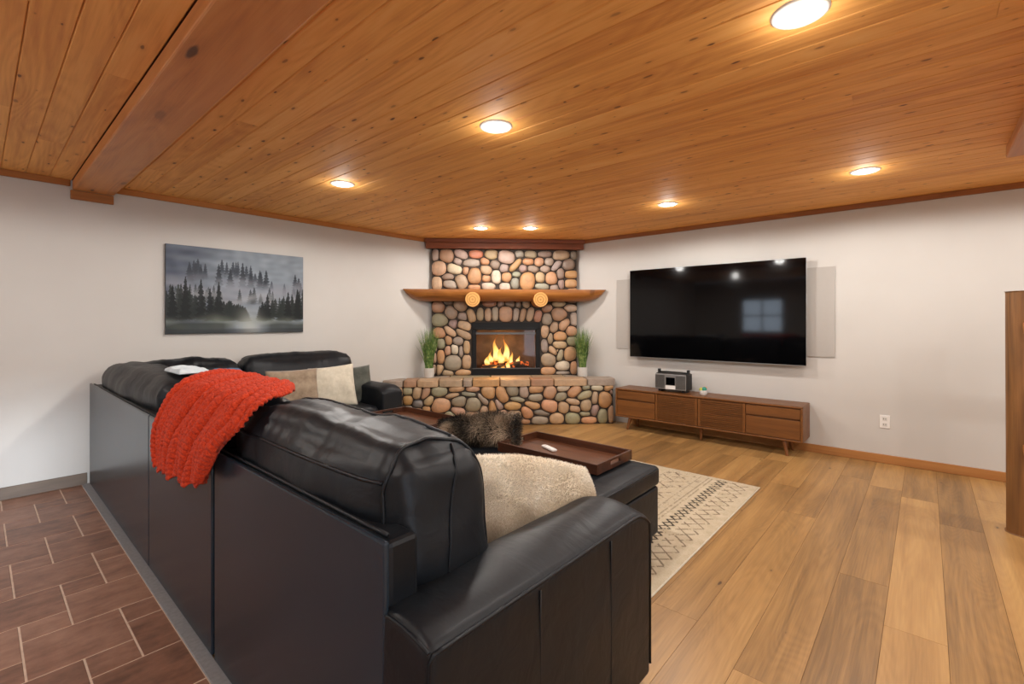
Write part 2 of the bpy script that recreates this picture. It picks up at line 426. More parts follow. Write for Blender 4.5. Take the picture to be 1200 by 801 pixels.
# ------------------------------------------------------------------ the room
X0, X1, Y0, Y1, H = ROOM_X0, ROOM_X1, ROOM_Y0, ROOM_Y1, ROOM_H
struct('floor', MB().box(X0 - .1, X1 + .1, Y0 - .1, Y1 + .1, -0.12, -0.0018), M['grout'])
floor = bpy.data.objects['floor']
sub = struct('floor', MB().box(0.616, X1, Y0, Y1, -0.0018, -0.0012), M['subfloor'])
struct('wall_left', MB().box(X0, X1 + .1, Y1, Y1 + .1, 0, H), M['wall'])
struct('wall_right', MB().box(X1, X1 + .1, Y0, Y1, 0, H), M['wall'])
WY0, WY1, WZ0, WZ1 = 2.8, 3.84, 1.0, 1.93           # window in the back wall
w = MB()
w.box(X0 - .12, X0, Y0, WY0, 0, H).box(X0 - .12, X0, WY1, Y1, 0, H).box(X0 - .12, X0, WY0, WY1, 0, WZ0).box(X0 - .12, X0, WY0, WY1, WZ1, H)
struct('wall_back', w, M['wall'])
DX0, DX1, DZ1 = -1.9, -0.3, 2.05                    # unseen glazed door, placed to shape the sun patch on the left wall
w = MB()
w.box(X0, DX0, Y0 - .12, Y0, 0, H).box(DX1, X1, Y0 - .12, Y0, 0, H).box(DX0, DX1, Y0 - .12, Y0, DZ1, H)
struct('wall_near', w, M['wall'])

def glazed(name, label, axis, c0, c1, z0, z1, pos, nv, nh):
    """a framed opening; axis 'y' = lies in a wall of constant x"""
    def bx(mb, a0, a1, b0, b1, d=0.03):
        return mb.box(pos - d, pos + d, a0, a1, b0, b1) if axis == 'y' else mb.box(a0, a1, pos - d, pos + d, b0, b1)
    f = MB(); t = 0.05
    bx(f, c0, c0 + t, z0, z1); bx(f, c1 - t, c1, z0, z1); bx(f, c0, c1, z0, z0 + t); bx(f, c0, c1, z1 - t, z1)
    for i in range(1, nv):
        m = c0 + (c1 - c0) * i / nv; bx(f, m - .02, m + .02, z0, z1, .02)
    for i in range(1, nh):
        m = z0 + (z1 - z0) * i / nh; bx(f, c0, c1, m - .02, m + .02, .02)
    o = struct(name, f, M['white']); 
    if label: o['label'] = label
    L = o.location
    for i in range(nv):
        for j in range(nh):
            p = MB(); a0 = c0 + (c1 - c0) * i / nv; a1 = c0 + (c1 - c0) * (i + 1) / nv; b0 = z0 + (z1 - z0) * j / nh; b1 = z0 + (z1 - z0) * (j + 1) / nh
            bx(p, a0 + .03, a1 - .03, b0 + .03, b1 - .03, .003)
            wpart('pane', p, M['pane'], o)
glazed('window_1', None, 'y', WY0, WY1, WZ0, WZ1, X0 - .06, 2, 2)
glazed('unseen_door_1', None, 'x', DX0, DX1, 0.0, DZ1, Y0 - .06, 2, 1)

# ceiling: a backing slab carrying tongue-and-groove boards that run away along the room
ceil = struct('ceiling', MB().box(X0, X1 + .1, Y0, Y1 + .1, H + 0.012, H + 0.1), M['ceil_back'])
def board(x0, x1, y0, y1):
    ch = 0.0045
    prof = [(x0, H + .012), (x0, H + ch), (x0 + ch, H), (x1 - ch, H), (x1, H + ch), (x1, H + .012)]
    return MB().prism(prof, 'y', y0, y1)
edges = [0.51 - 0.1283 * k for k in range(0, 28)][::-1]
rows = list(zip(edges[:-1], edges[1:]))
e2 = [0.7006 + 0.1285 * k for k in range(0, 38)] + [X1]
rows += list(zip(e2[:-1], e2[1:]))
for i, (a, b) in enumerate(rows):
    cuts = [Y0] + sorted(rng.uniform(-2.8, 0.3) if k == 0 else rng.uniform(2.2, 4.6) for k in range(2 if i % 3 else 1)) + [Y1]
    for c0, c1 in zip(cuts[:-1], cuts[1:]):
        wpart('ceiling_board', board(a + .0008, b - .0008, c0 + .0005, c1 - .0005), M['ceil'], ceil)
struct('trim_1', MB().box(0.51, 0.765, Y0, Y1 - .022, 2.362, H), M['beam'], bevel=.008)
struct('trim_2', MB().box(X0, 4.36, -0.64, -0.385, 2.362, H), M['beam_x'], bevel=.008)
struct('trim_3', MB().box(X0, 0.50, Y1 - .02, Y1, 2.39, H), M['trim_x'], bevel=.004)
struct('trim_4', MB().box(0.765, 4.02, Y1 - .02, Y1, 2.39, H), M['trim_x'], bevel=.004)
struct('trim_5', MB().box(0.50, 0.765, Y1 - .024, Y1, 2.29, 2.362), M['trim_x'], bevel=.004)
struct('trim_6', MB().box(X1 - .02, X1, Y0, 3.58, 2.39, H), M['trim_y'], bevel=.004)
struct('baseboard_left', MB().box(X0, 0.60, Y1 - .016, Y1, 0, .092), M['base_grey'], bevel=.004)
struct('baseboard_right', MB().box(X1 - .016, X1, Y0, 2.88, 0, .08), M['base_y'], bevel=.004)
struct('trim_7', MB().box(0.566, 0.616, Y0, Y1 - .016, -.0018, .006), M['strip'], bevel=.003)

# oak planks (206 mm wide)
PW = 0.206
seams = {0: [0.75, 2.605, 4.6], 1: [1.6, 2.993, 4.75], -1: [1.3, 4.146], 3: [1.1, 3.712], 4: [2.1, 4.3], 2: [1.9, 4.9], -2: [2.4, 4.9], -3: [1.2, 3.3]}
k0 = int((-2.4 + 0.068) / PW)
for k in range(k0, 26):
    ya, yb = -0.068 + PW * k, min(-0.068 + PW * (k + 1), Y1)
    if ya > Y1 - 0.02: break
    cuts = seams.get(k)
    if cuts is None:
        s = rng.uniform(0.9, 2.3); cuts = []
        while s < X1 - .3: cuts.append(s); s += rng.uniform(1.5, 2.1)
    cuts = [0.616] + cuts + [X1]
    for a, b in zip(cuts[:-1], cuts[1:]):
        h = 0.0
        mb = MB().prism([(ya + .0006, -.0012), (ya + .0006, h - .0008), (ya + .0012, h), (yb - .0012, h), (yb - .0006, h - .0008), (yb - .0006, -.0012)], 'x', a + .0006, b - .0006)
        wpart('floor_plank', mb, M['oak'], sub)
# hopscotch terracotta tiles, 157 mm module
U = 0.157; G = 0.0035
def tile(ax, ay, s):
    x0, x1, y0, y1 = ax + G, ax + s * U - G, ay + G, ay + s * U - G
    x1 = min(x1, 0.564); y1 = min(y1, Y1 - .017)
    if x1 - x0 < .012 or y1 - y0 < .012 or x1 < -1.1 or y1 < 0.2 : return
    e = .0014
    mb = MB(); mb.add([(x0, y0, -.0018), (x1, y0, -.0018), (x1, y1, -.0018), (x0, y1, -.0018), (x0, y0, -e), (x1, y0, -e), (x1, y1, -e), (x0, y1, -e),
                       (x0 + e, y0 + e, 0), (x1 - e, y0 + e, 0), (x1 - e, y1 - e, 0), (x0 + e, y1 - e, 0)],
                      [(8, 9, 10, 11)] + [(a, (a + 1) % 4, 4 + (a + 1) % 4, 4 + a) for a in range(4)] + [(4 + a, 4 + (a + 1) % 4, 8 + (a + 1) % 4, 8 + a) for a in range(4)])
    wpart('floor_tile', mb, M['tile'], floor)
for m in range(-30, 40):
    for n in range(-30, 40):
        ix, iy = m * 1 + n * 2, m * 2 - n
        bx_, by_ = 0.124 + ix * U, 2.475 + iy * U
        if -1.6 < bx_ < 0.6 and 0.0 < by_ < 5.2:
            tile(bx_, by_, 2); tile(bx_, by_ + 2 * U, 1)

# recessed ceiling lights: a white ring, a glowing lens, and the lamp's own light
def downlight(x, y, label, power=1.0):
    t = thing('ceiling_light', label, 'ceiling light', (x, y, H), 0, 'recessed ceiling lights')
    part('trim_ring', MB().lathe([(.066, -.001), (.068, -.008), (.088, -.007), (.096, -.001), (.096, .0)], 32, caps=False), M['white'], t, smooth=60)
    part('lens', MB().lathe([(.0, -.004), (.067, -.004), (.067, .0)], 32, caps=False), M['lens'], t, label='glowing lens')
    L = bpy.data.lights.new('lamp', 'SPOT'); L.energy = LAMP_POWER * power; L.color = LAMP_COLOR
    L.shadow_soft_size = 0.06
    L.spot_size = math.radians(178); L.spot_blend = 0.2
    G_ = bpy.data.lights.new('lamp_spill', 'POINT'); G_.energy = LAMP_POWER * .05; G_.color = LAMP_COLOR; G_.shadow_soft_size = .05
    go = bpy.data.objects.new('lamp_spill', G_); COL.objects.link(go); go.parent = t; go.location = (0, 0, -.085)
    lo = bpy.data.objects.new('lamp', L); COL.objects.link(lo); lo.parent = t; lo.location = (0, 0, -.085)
for x, y, lab in [(1.98, 0.345, 'large recessed light at the top edge of the view, nearest of all'),
                  (1.98, 1.86, 'recessed light in the middle of the pine ceiling above the sofa'),
                  (1.98, 3.58, 'recessed light above the framed forest picture wall'),
                  (4.38, 0.34, 'recessed light nearest the log post at the right wall'),
                  (4.38, 1.86, 'recessed light above the wide black television'),
                  (4.41, 3.58, 'right one of the small pair of recessed lights in front of the fireplace'),
                  (4.02, 4.03, 'left one of the small pair of recessed lights in front of the fireplace')]:
    downlight(x, y, lab, .62 if 'fireplace' in lab else 1.0)
for x, y, lab in [(1.98, -1.4, 'over the oak floor just behind the view'), (4.38, -1.4, 'by the right wall just beyond the log post'), (-0.6, 0.9, 'above the terracotta tiles beside the camera'), (-0.6, -1.4, 'above the tiles nearest the unseen glazed door'),
                  (-0.6, 3.3, 'left of the ceiling beam above the tiles'), (1.98, -3.0, 'over the oak floor far behind the view'), (4.38, -3.0, 'in the farthest corner behind the log railing')]:
    downlight(x, y, 'added unseen fill light ' + lab)  # unseen lamps added for ambient fill, all outside the view

# ------------------------------------------------------------------ river-stone corner fireplace (local frame: x to the right, -y out of the wall)
FC = (4.84, 4.38, 0.0)
fp = thing('fireplace', 'corner fireplace of rounded river stones with raised hearth and log mantel', 'fireplace', FC, math.radians(-45))
OU0, OU1, OZ0, OZ1 = -0.455, 0.485, 0.575, 1.30       # hole taken by the iron firebox
m = MB()
m.box(-1.0, OU0, -.03, .03, .5, 2.44).box(OU1, 1.0, -.03, .03, .5, 2.44).box(OU0, OU1, -.03, .03, OZ1, 2.44)
part('chimney_breast', m, M['mortar'], fp)
part('hearth_base', MB().prism([(-1.53, -.535), (1.37, -.535), (1.37, -.35), (1.02, 0.0), (-1.02, 0.0)], 'z', 0.0, .485), M['mortar'], fp)
PAL = dict(o=(188, 132, 86), a=(198, 148, 104), t=(184, 150, 114), g=(150, 138, 128), q=(164, 146, 130), n=(142, 138, 112), p=(180, 136, 106), y=(186, 136, 76),
           w=(208, 194, 170), d=(106, 96, 88), m=(136, 117, 108), r=(180, 92, 58), u=(104, 108, 116), e=(140, 150, 134), b=(158, 112, 82), k=(164, 140, 112))
ST_CH = "-.95,2.214,.042,.075,0,m;-.8,2.207,.095,.088,10,b;-.604,2.226,.095,.057,20,q;-.402,2.232,.092,.053,0,r;-.187,2.226,.09,.062,0,t;-.646,2.134,.053,.051,30,g;-.464,2.113,.108,.053,0,g;-.279,2.137,.057,.051,0,o;-.134,2.094,.062,.057,30,d;-.896,2.04,.092,.101,0,t;-.691,2.028,.099,.066,15,w;-.534,2.007,.042,.053,0,a;-.42,1.933,.095,.11,0,o;-.262,2.018,.075,.062,25,t;-.783,1.922,.073,.042,0,m;-.926,1.834,.066,.084,0,t;-.748,1.822,.095,.053,10,g;-.599,1.857,.084,.097,-25,k;-.257,1.903,.057,.046,0,o;-.125,1.922,.062,.088,0,w;-.42,1.784,.079,.035,0,o;-.231,1.798,.09,.048,0,w;.019,2.192,.121,.084,10,q;.198,2.238,.057,.046,0,g;.356,2.235,.079,.048,5,n;.553,2.241,.09,.04,0,d;.777,2.225,.112,.064,0,k;.957,2.232,.044,.053,0,d;.14,2.087,.11,.042,-48,y;.321,2.137,.073,.046,0,o;.468,2.134,.062,.059,0,a;.611,2.135,.055,.057,0,q;.714,2.083,.084,.042,-50,g;.88,2.106,.079,.077,0,d;-.012,2.042,.059,.057,0,g;.25,2.039,.053,.053,0,m;.388,2.036,.07,.044,10,g;.557,2.037,.062,.051,0,g;.768,1.972,.053,.07,0,m;.921,1.964,.084,.051,0,y;.024,1.927,.066,.066,0,o;.161,1.959,.064,.035,5,e;.307,1.876,.103,.119,0,y;.486,1.925,.062,.073,0,t;.642,1.913,.079,.09,0,a;.781,1.829,.04,.062,0,m;.916,1.834,.084,.059,0,y;.134,1.839,.057,.07,0,e;.001,1.79,.07,.048,0,w;.517,1.797,.092,.04,5,e;.683,1.78,.062,.04,0,g;.943,1.759,.062,.022,0,o;-.907,1.508,.081,.074,0,b;-.779,1.571,.056,.028,0,d;-.619,1.523,.091,.074,10,k;-.738,1.432,.091,.088,30,q;-.884,1.334,.102,.088,0,n;-.577,1.383,.067,.056,10,m;-.47,1.39,.056,.088,-20,p;-.71,1.278,.056,.063,10,m;-.563,1.256,.091,.063,20,t;-.89,1.159,.081,.07,0,o;-.754,1.177,.102,.053,38,t;-.57,1.14,.109,.053,30,k;-.775,1.058,.046,.063,0,y;-.64,1.046,.067,.06,0,g;-.877,1.005,.063,.07,0,n;-.528,.957,.042,.091,0,t;-.779,.914,.046,.063,0,p;-.689,.931,.053,.07,0,w;-.605,.899,.028,.074,0,g;-.877,.83,.053,.098,0,o;-.713,.745,.116,.112,0,g;-.528,.761,.06,.098,0,t;-.893,.655,.056,.077,0,t;-.793,.613,.095,.049,0,k;-.584,.618,.105,.042,0,o;-.96,.97,.035,.063,0,g;-.967,.817,.035,.07,0,t;-.967,.663,.035,.063,0,k;.751,1.554,.091,.035,0,k;.906,1.497,.088,.049,5,k;.93,1.587,.056,.014,0,d;.586,1.49,.07,.049,-20,b;.458,1.383,.053,.077,10,b;.582,1.341,.074,.084,0,m;.744,1.408,.109,.091,0,b;.956,1.341,.049,.098,0,g;.822,1.27,.091,.063,-55,a;.679,1.234,.056,.077,15,k;.916,1.184,.074,.074,0,o;.558,1.175,.053,.091,0,t;.765,1.109,.091,.063,0,o;.622,1.078,.039,.074,0,k;.923,1.042,.067,.063,0,n;.55,.979,.046,.088,0,g;.758,.988,.102,.053,0,t;.665,.908,.077,.049,55,t;.725,.907,.018,.021,0,t;.762,.843,.039,.081,15,n;.901,.864,.077,.098,0,a;.608,.787,.098,.088,0,k;.798,.701,.098,.063,0,w;.952,.664,.046,.091,0,a;.6,.627,.098,.053,0,o;.801,.601,.091,.021,0,g;-.34,1.411,.044,.079,0,k;-.233,1.406,.046,.079,0,t;-.136,1.416,.046,.088,0,g;.009,1.416,.095,.107,0,p;.149,1.411,.044,.084,10,g;.243,1.402,.039,.084,15,p;.346,1.411,.046,.088,15,k;-.21,1.56,.088,.042,0,b;-.056,1.555,.046,.039,-20,m;.065,1.556,.065,.037,10,d;.182,1.542,.037,.042,10,d;.294,1.552,.046,.051,0,k"
ST_HE = "-1.248,.439,.054,.047,0,n;-1.243,.328,.059,.059,0,y;-1.122,.419,.054,.086,10,t;-1.025,.413,.052,.091,20,p;-1.122,.284,.059,.049,0,u;-.85,.436,.099,.064,0,n;-.981,.316,.069,.062,-20,t;-.835,.261,.123,.091,0,a;-.635,.467,.094,.042,-5,t;-.688,.38,.089,.03,-10,t;-.605,.302,.094,.069,-10,n;-.487,.398,.089,.027,5,e;-1.01,.22,.044,.035,0,y;-.62,.18,.089,.059,25,p;-.713,.143,.069,.039,15,n;-1.364,.431,.054,.074,0,t;-1.479,.441,.049,.059,0,g;-1.373,.306,.064,.054,0,k;-1.479,.316,.049,.054,0,o;-1.594,.424,.049,.084,0,t;-1.594,.27,.054,.059,0,k;-1.479,.201,.054,.054,0,n;-1.354,.19,.064,.049,0,p;-1.238,.198,.054,.059,0,g;-1.479,.086,.054,.049,0,t;-1.354,.084,.064,.044,0,o;-1.219,.082,.059,.044,0,k;-1.122,.177,.054,.049,0,a;-1.594,.125,.054,.069,0,g;-1.093,.071,.059,.044,0,n;-.986,.117,.054,.049,0,t;-.859,.107,.074,.044,0,q;-.742,.056,.064,.039,0,t;-.439,.46,.08,.038,0,p;-.428,.263,.098,.089,0,n;-.432,.11,.098,.062,0,o;-.308,.336,.089,.036,48,g;-.237,.424,.093,.089,10,o;-.064,.386,.075,.111,-25,o;.066,.434,.082,.069,15,n;.214,.424,.06,.082,-10,q;.371,.448,.093,.051,-5,o;.138,.323,.084,.033,10,n;-.104,.259,.075,.04,55,g;.362,.347,.084,.051,-10,g;.07,.241,.102,.055,0,y;.317,.246,.098,.049,15,a;-.291,.166,.055,.08,0,k;-.184,.195,.049,.115,0,y;-.077,.141,.073,.044,-30,p;.102,.139,.084,.044,5,t;.254,.159,.067,.089,-25,o;.416,.055,.102,.047,0,g;.236,.045,.058,.031,0,o;-.264,.046,.071,.027,0,t;-.068,.053,.084,.031,0,g;.093,.05,.067,.027,0,n;-.406,.027,.067,.018,0,t;.548,.411,.082,.084,20,p;.729,.467,.084,.044,-10,w;.866,.422,.095,.067,-35,a;.688,.353,.073,.053,-10,n;1.016,.469,.053,.036,-10,n;1.158,.468,.075,.044,0,w;1.309,.462,.058,.049,-10,o;.993,.367,.095,.051,-22,n;.843,.289,.095,.038,10,t;1.13,.334,.036,.084,5,k;1.263,.307,.084,.104,0,y;.542,.231,.098,.084,10,a;.725,.215,.069,.075,0,p;1.012,.239,.071,.078,0,k;.87,.191,.069,.044,15,t;1.13,.175,.051,.071,15,m;.453,.152,.102,.036,8,d;.993,.127,.071,.027,0,n;1.341,.127,.04,.102,0,t;1.227,.102,.067,.089,0,n;.634,.079,.091,.067,0,t;.843,.08,.098,.073,0,n;1.053,.051,.095,.04,0,o;1.341,.413,.022,.036,0,m"
def stones(text, plane, lim, avoid=None):
    S = []
    for s in text.split(';'):
        a = s.split(','); S.append([float(v) for v in a[:5]] + [a[5]])
    A = np.array([s[:5] for s in S]); n = len(A)
    rot = np.radians(-A[:, 4])
    def dist(P, j):            # elliptical distance, in metres beyond the outline
        d = P - A[j, :2]; c, s = np.cos(rot[j]), np.sin(rot[j])
        x = d[..., 0] * c + d[..., 1] * s; y = -d[..., 0] * s + d[..., 1] * c
        q = ((np.abs(x) / A[j, 2]) ** 2.5 + (np.abs(y) / A[j, 3]) ** 2.5) ** 0.4
        return (q - 1) * min(A[j, 2], A[j, 3])
    K = 18
    for i in range(n):
        th = np.linspace(0, 2 * np.pi, K, endpoint=False); c, s = np.cos(rot[i]), np.sin(rot[i])
        k = (np.abs(np.cos(th)) ** 2.5 + np.abs(np.sin(th)) ** 2.5) ** -0.4
        ex, ey = np.cos(th) * k * A[i, 2], np.sin(th) * k * A[i, 3]
        D = np.stack([ex * c - ey * s, ex * s + ey * c], -1)
        near = [j for j in range(n) if j != i and np.hypot(*(A[j, :2] - A[i, :2])) < A[i, 2:4].max() + A[j, 2:4].max() + .06]
        fr = np.linspace(1.16, 0.55, 26); rad = np.full(K, 0.55)
        for a in range(K):
            for f in fr:
                P = A[i, :2] + D[a] * f
                if not (lim[0] < P[0] < lim[1] and lim[2] < P[1] < lim[3]): continue
                if avoid and avoid[0] < P[0] < avoid[1] and avoid[2] < P[1] < avoid[3]: continue
                di = dist(P, i)
                if all(dist(P, j) > di + .010 for j in near): rad[a] = f; break
        rad = (np.roll(rad, 1) + 2 * rad + np.roll(rad, -1)) / 4
        O = D * rad[:, None]; h = 0.030 + 0.25 * min(A[i, 2], A[i, 3]) * 0.8
        h = min(h, 0.062)
        ring = lambda sc, y: [(p[0] * sc, y, p[1] * sc) for p in O]
        v = ring(0.97, 0.0) + ring(1.0, -h * .42) + ring(0.86, -h * .8) + ring(0.5, -h * .98) + [(0, -h * 1.03, 0)]
        f = [(q * K + a, q * K + (a + 1) % K, (q + 1) * K + (a + 1) % K, (q + 1) * K + a) for q in range(3) for a in range(K)]
        f += [(3 * K + a, 3 * K + (a + 1) % K, 4 * K) for a in range(K)]
        me = MB().add(v, f).mesh('stone')
        o = link('stone', me, M['stone'], fp, (A[i, 0], plane, A[i, 1]), smooth=180)
        base = PAL[S[i][5]]; j = rng.uniform(-12, 12); cc = [max(20, min(235, b + j + rng.uniform(-6, 6))) for b in base]
        o.color = lin(*cc)
stones(ST_CH, -.026, (-1.0, 1.0, .576, 2.302), (OU0 - .01, OU1 + .01, .5, OZ1 + .005))
stones(ST_HE, -.530, (-1.53, 1.375, .002, .492))
# capstones: flat flags of uneven length with rough fronts
cuts = [-1.56, -1.30, -1.13, -.86, -.56, -.44, -.09, .30, .60, 1.03, 1.40]
cols = ['g', 'b', 't', 'k', 'g', 'y', 't', 'b', 't', 'g']
for i, (a, b) in enumerate(zip(cuts[:-1], cuts[1:])):
    r = random.Random(i + 50); fr = -.565 - r.uniform(-.006, .012); z1 = .578 + r.uniform(-.004, .004)
    a += .006; b -= .006; e = .012
    def bk(u): return min(-.04, -(abs(u) - 1.0) - .012 if abs(u) > 1.0 else -.04)
    poly = [(a, fr + r.uniform(0, .02)), (a + (b - a) * .3, fr - r.uniform(0, .01)), (a + (b - a) * .7, fr - r.uniform(0, .01)), (b, fr + r.uniform(0, .02)), (b, -.30), (a, -.30)]
    mb = MB().prism(poly, 'z', .49, z1)
    o = part('capstone', mb, M['stone'], fp, bevel=.01); o.color = lin(*[c + 4 for c in PAL[cols[i]]])
for i, (a, b) in enumerate([(-1.24, -.75), (-.75, -.2), (-.2, .35), (.35, .8), (.8, 1.2)]):
    a += .005; b -= .005
    poly = [(a, -.288), (b, -.288), (min(b, 1.2), -.24 if b > 1.1 else -.03), (max(a, -1.2), -.24 if a < -1.1 else -.03)]
    o = part('capstone', MB().prism(poly, 'z', .49, .575), M['stone'], fp, bevel=.008); o.color = lin(*PAL['gntkg'[i]])
# iron firebox: frame, inner lining, pane
t = .012
m = MB()
m.box(-.455, .485, -.045, .02, 1.205, 1.30).box(-.455, .485, -.05, .02, .575, .672).box(-.455, -.392, -.045, .02, .672, 1.205).box(.425, .485, -.045, .02, .672, 1.205)
fb = part('firebox', m, M['iron'], fp, bevel=.005)
def fpart(name, mb, mat, root, **k):
    L = root.location; mb.v = [(p[0] - L[0], p[1] - L[1], p[2] - L[2]) for p in mb.v]; return part(name, mb, mat, root, **k)
fpart('hood_edge', MB().box(-.40, .43, -.075, -.045, 1.195, 1.225), M['iron'], fb, bevel=.004)
fpart('sill_edge', MB().box(-.45, .48, -.06, -.045, .662, .676), M['ironbar'], fb, bevel=.003)
fpart('upper_slot', MB().box(-.40, .42, -.048, -.043, 1.135, 1.165), M['ironbar'], fb, bevel=.002)
fpart('lining', MB().box(-.42, .45, .38, .40, .60, 1.30).box(-.44, -.42, .02, .40, .60, 1.30).box(.45, .47, .02, .40, .60, 1.30).box(-.42, .45, .02, .40, 1.27, 1.30).box(-.42, .45, .02, .40, .585, .60), M['firebrick'], fb)
fpart('pane', MB().box(-.392, .425, -.012, -.008, .676, 1.195), M['pane'], fb)
# mantel: a halved log with sawn, upswept ends carried by two log ends
def mantel():
    n = 60; us = np.linspace(-1.338, 1.332, n); rows_ = []
    for u in us:
        e = min(u + 1.338, 1.332 - u); k = min(1.0, e / .22); k = math.sqrt(max(0.0, 1 - (1 - k) ** 2)) * .85 + .15 * k
        k = max(k, .03); top = 1.735; bot = 1.735 - .148 * k; d0 = -.025; d1 = -.345 + .004 * math.sin(u * 5)
        lim_w = -(1.345 - abs(u)) if False else d1
        ring = [(u, d0, top), (u, d1 * .6, top), (u, d1, top), (u, d1 - .0, top - .03 * k), (u, d1 + .012, top - .075 * k), (u, d1 + .045, top - .115 * k), (u, d1 + .10, top - .14 * k), (u, d1 + .17, bot), (u, d0, bot)]
        rows_.append(ring)
    mb = MB(); P = np.array(rows_); mb.grid(P, close_v=True)
    L = P.shape[1]; mb.f.append(tuple(range(L))); mb.f.append(tuple(range((n - 1) * L, n * L))[::-1]); return mb
mt = part('mantel_shelf', mantel(), M['logwood'], fp, smooth=40)
for u, z in ((-.438, 1.602), (.452, 1.602)):
    mb = MB(); r = .098
    rot = lambda p: (p[0] + u, p[2], p[1] + z)
    l = MB().lathe([(r * .98, -.03), (r, -.36), (r * .97, -.372)], 28)
    mb.add([rot(p) for p in l.v], [tuple(reversed(f)) for f in l.f])
    lg = fpart('log_end', mb, M['logwood'], mt, smooth=50, label='round sawn log end')
    me = lg.data; me.materials.append(M['endgrain'])
    for p in me.polygons:
        if abs(p.normal.y) > .9 and len(p.vertices) > 8: p.material_index = 1
struct_h = part('header_beam', MB().box(-1.075, 1.085, -.09, -.0, 2.305, 2.385), M['header'], fp, bevel=.004)
part('header_board', MB().box(-1.09, 1.10, -.11, -.0, 2.385, 2.438), M['header'], fp, bevel=.004)

# the fire: logs, an ember bed and flames, inside the firebox
def floc(u, w, z):      # fireplace frame -> room
    c = math.sqrt(.5); return (FC[0] + c * u + c * w, FC[1] - c * u + c * w, z)
def fire_log(u0, w0, z0, u1, w1, z1, r, lab):
    a = Vector(floc(u0, w0, z0)); b = Vector(floc(u1, w1, z1)); c = (a + b) / 2
    path = [a.lerp(b, q) - c + Vector((0, 0, rng.uniform(-.006, .006))) for q in np.linspace(0, 1, 9)]
    mb = MB().tube(path, [r * rng.uniform(.88, 1.08) for _ in path], 14)
    o = link('firewood_log', mb.mesh('firewood_log'), M['burnt'], None, c, smooth=50); tag(o, lab, 'log', 'logs burning in the fireplace')
fire_log(-.32, .12, .66, .05, .10, .67, .045, 'glowing split log low on the left of the fire')
fire_log(.02, .08, .675, .33, .12, .70, .062, 'thick charred log at the right front of the fire')
fire_log(-.27, .22, .75, .14, .20, .735, .045, 'half burnt log lying across the top of the fire under the flames')
fire_log(-.33, .26, .67, .30, .27, .67, .05, 'dark log at the back of the fire')
eb = MB(); g = np.array([[[ -.34 + .66 * i / 26, .06 + .26 * j / 12, .602 + .03 * abs(math.sin(i * 1.7 + j * 2.3)) * math.sin(math.pi * i / 26)] for j in range(13)] for i in range(27)])
fire = thing('fire', 'burning fire with tall yellow flames over the logs', 'fire', floc(0, .15, .602))
eb.grid(g); eb.v = [tuple(np.array(floc(*p)) - np.array(fire.location)) for p in eb.v]
part('ember_bed', eb, M['embers'], fire, smooth=180)
def flame(u, w, z, h, r, seed):
    q = random.Random(seed); n, k = 14, 12; mb = MB(); rows_ = []
    ph = q.uniform(0, 6)
    for i in range(n):
        s = i / (n - 1); rad = r * (math.sin(math.pi * min(1, s * 1.0 + .16) ** .62)) * (1 - s * .2) + .0015
        du = .8 * r * math.sin(s * 6 + ph) * s; dw = .3 * r * math.cos(s * 4 + ph) * s
        rows_.append([floc(u + du + rad * math.cos(a), w + dw + rad * .6 * math.sin(a), z + h * s) for a in np.linspace(0, 2 * math.pi, k, endpoint=False)])
    mb.grid(np.array(rows_), close_v=True)
    mb.v = [tuple(np.array(p) - np.array(fire.location)) for p in mb.v]
    part('flame', mb, M['flame'], fire, smooth=180)
for a in [(-.115, .14, .76, .36, .055, 1), (.02, .15, .75, .37, .05, 2), (-.19, .12, .74, .18, .035, 3), (-.05, .10, .73, .26, .05, 4), (.09, .11, .70, .22, .035, 5),
          (-.12, .03, .625, .09, .06, 7), (0, .03, .63, .08, .06, 8), (-.21, .03, .62, .07, .05, 9),(.20, .2, .72, .12, .03, 10), (-.24, .12, .70, .17, .04, 11), (.05, .03, .66, .16, .03, 12)]:
    flame(*a)
fl_ = bpy.data.lights.new('firelight', 'POINT'); fl_.energy = 12; fl_.color = (1.0, .5, .16); fl_.shadow_soft_size = .12
flo = bpy.data.objects.new('firelight', fl_); COL.objects.link(flo); flo.parent = fire; flo.location = tuple(np.array(floc(-.02, .05, .95)) - np.array(fire.location))
# ------------------------------------------------------------------ black sectional sofa (outer corner by the left wall)
SO = (0.6, 0.75, 0.0)
sofa = thing('sectional_sofa', 'large black leather L-shaped sectional sofa seen from behind, on the oak floor', 'sofa', SO)
def wp(name, mb, mat, root=sofa, **k): return wpart(name, mb, mat, root, **k)
for a, b in ((0.905, 2.035), (2.068, 3.058), (3.064, 4.99)):
    mb = MB().box(.600, .615, a, b, .03, .826)
    wp('back_panel', mb, M['vinyl'], bevel=.006)
mb = MB().box(.615, .70, .91, 2.04, .05, .818).box(.615, .70, 2.062, 5.0, .05, .812).box(.70, 2.70, 5.0, 5.085, .05, .81)
wp('back_frame', mb, M['leather'], bevel=.012)
# base and seats
mb = MB().box(.70, 1.50, 1.0, 4.15, .05, .27).box(.70, 2.70, 4.15, 5.0, .05, .27)
wp('base_frame', mb, M['leather'], bevel=.015)
def seat(x0, x1, y0, y1):
    V, Uc, F = soft_box(((x1 - x0) / 2, (y1 - y0) / 2, .105), .05, (12, 12, 3), (0.01, .01, .025))
    V[:, 2] += fnoise(V, (.3, .3, 9), seed=int(x0 * 100 + y0 * 10)) * .003
    V += np.array([(x0 + x1) / 2, (y0 + y1) / 2, .365])
    wp('seat_cushion', MB().add(V, F), M['leather'], smooth=180)
seat(1.0, 1.56, 1.005, 2.04); seat(1.0, 1.56, 2.05, 3.08); seat(1.0, 1.56, 3.09, 4.13); seat(1.0, 1.66, 4.14, 4.74); seat(1.67, 2.685, 4.12, 4.74)
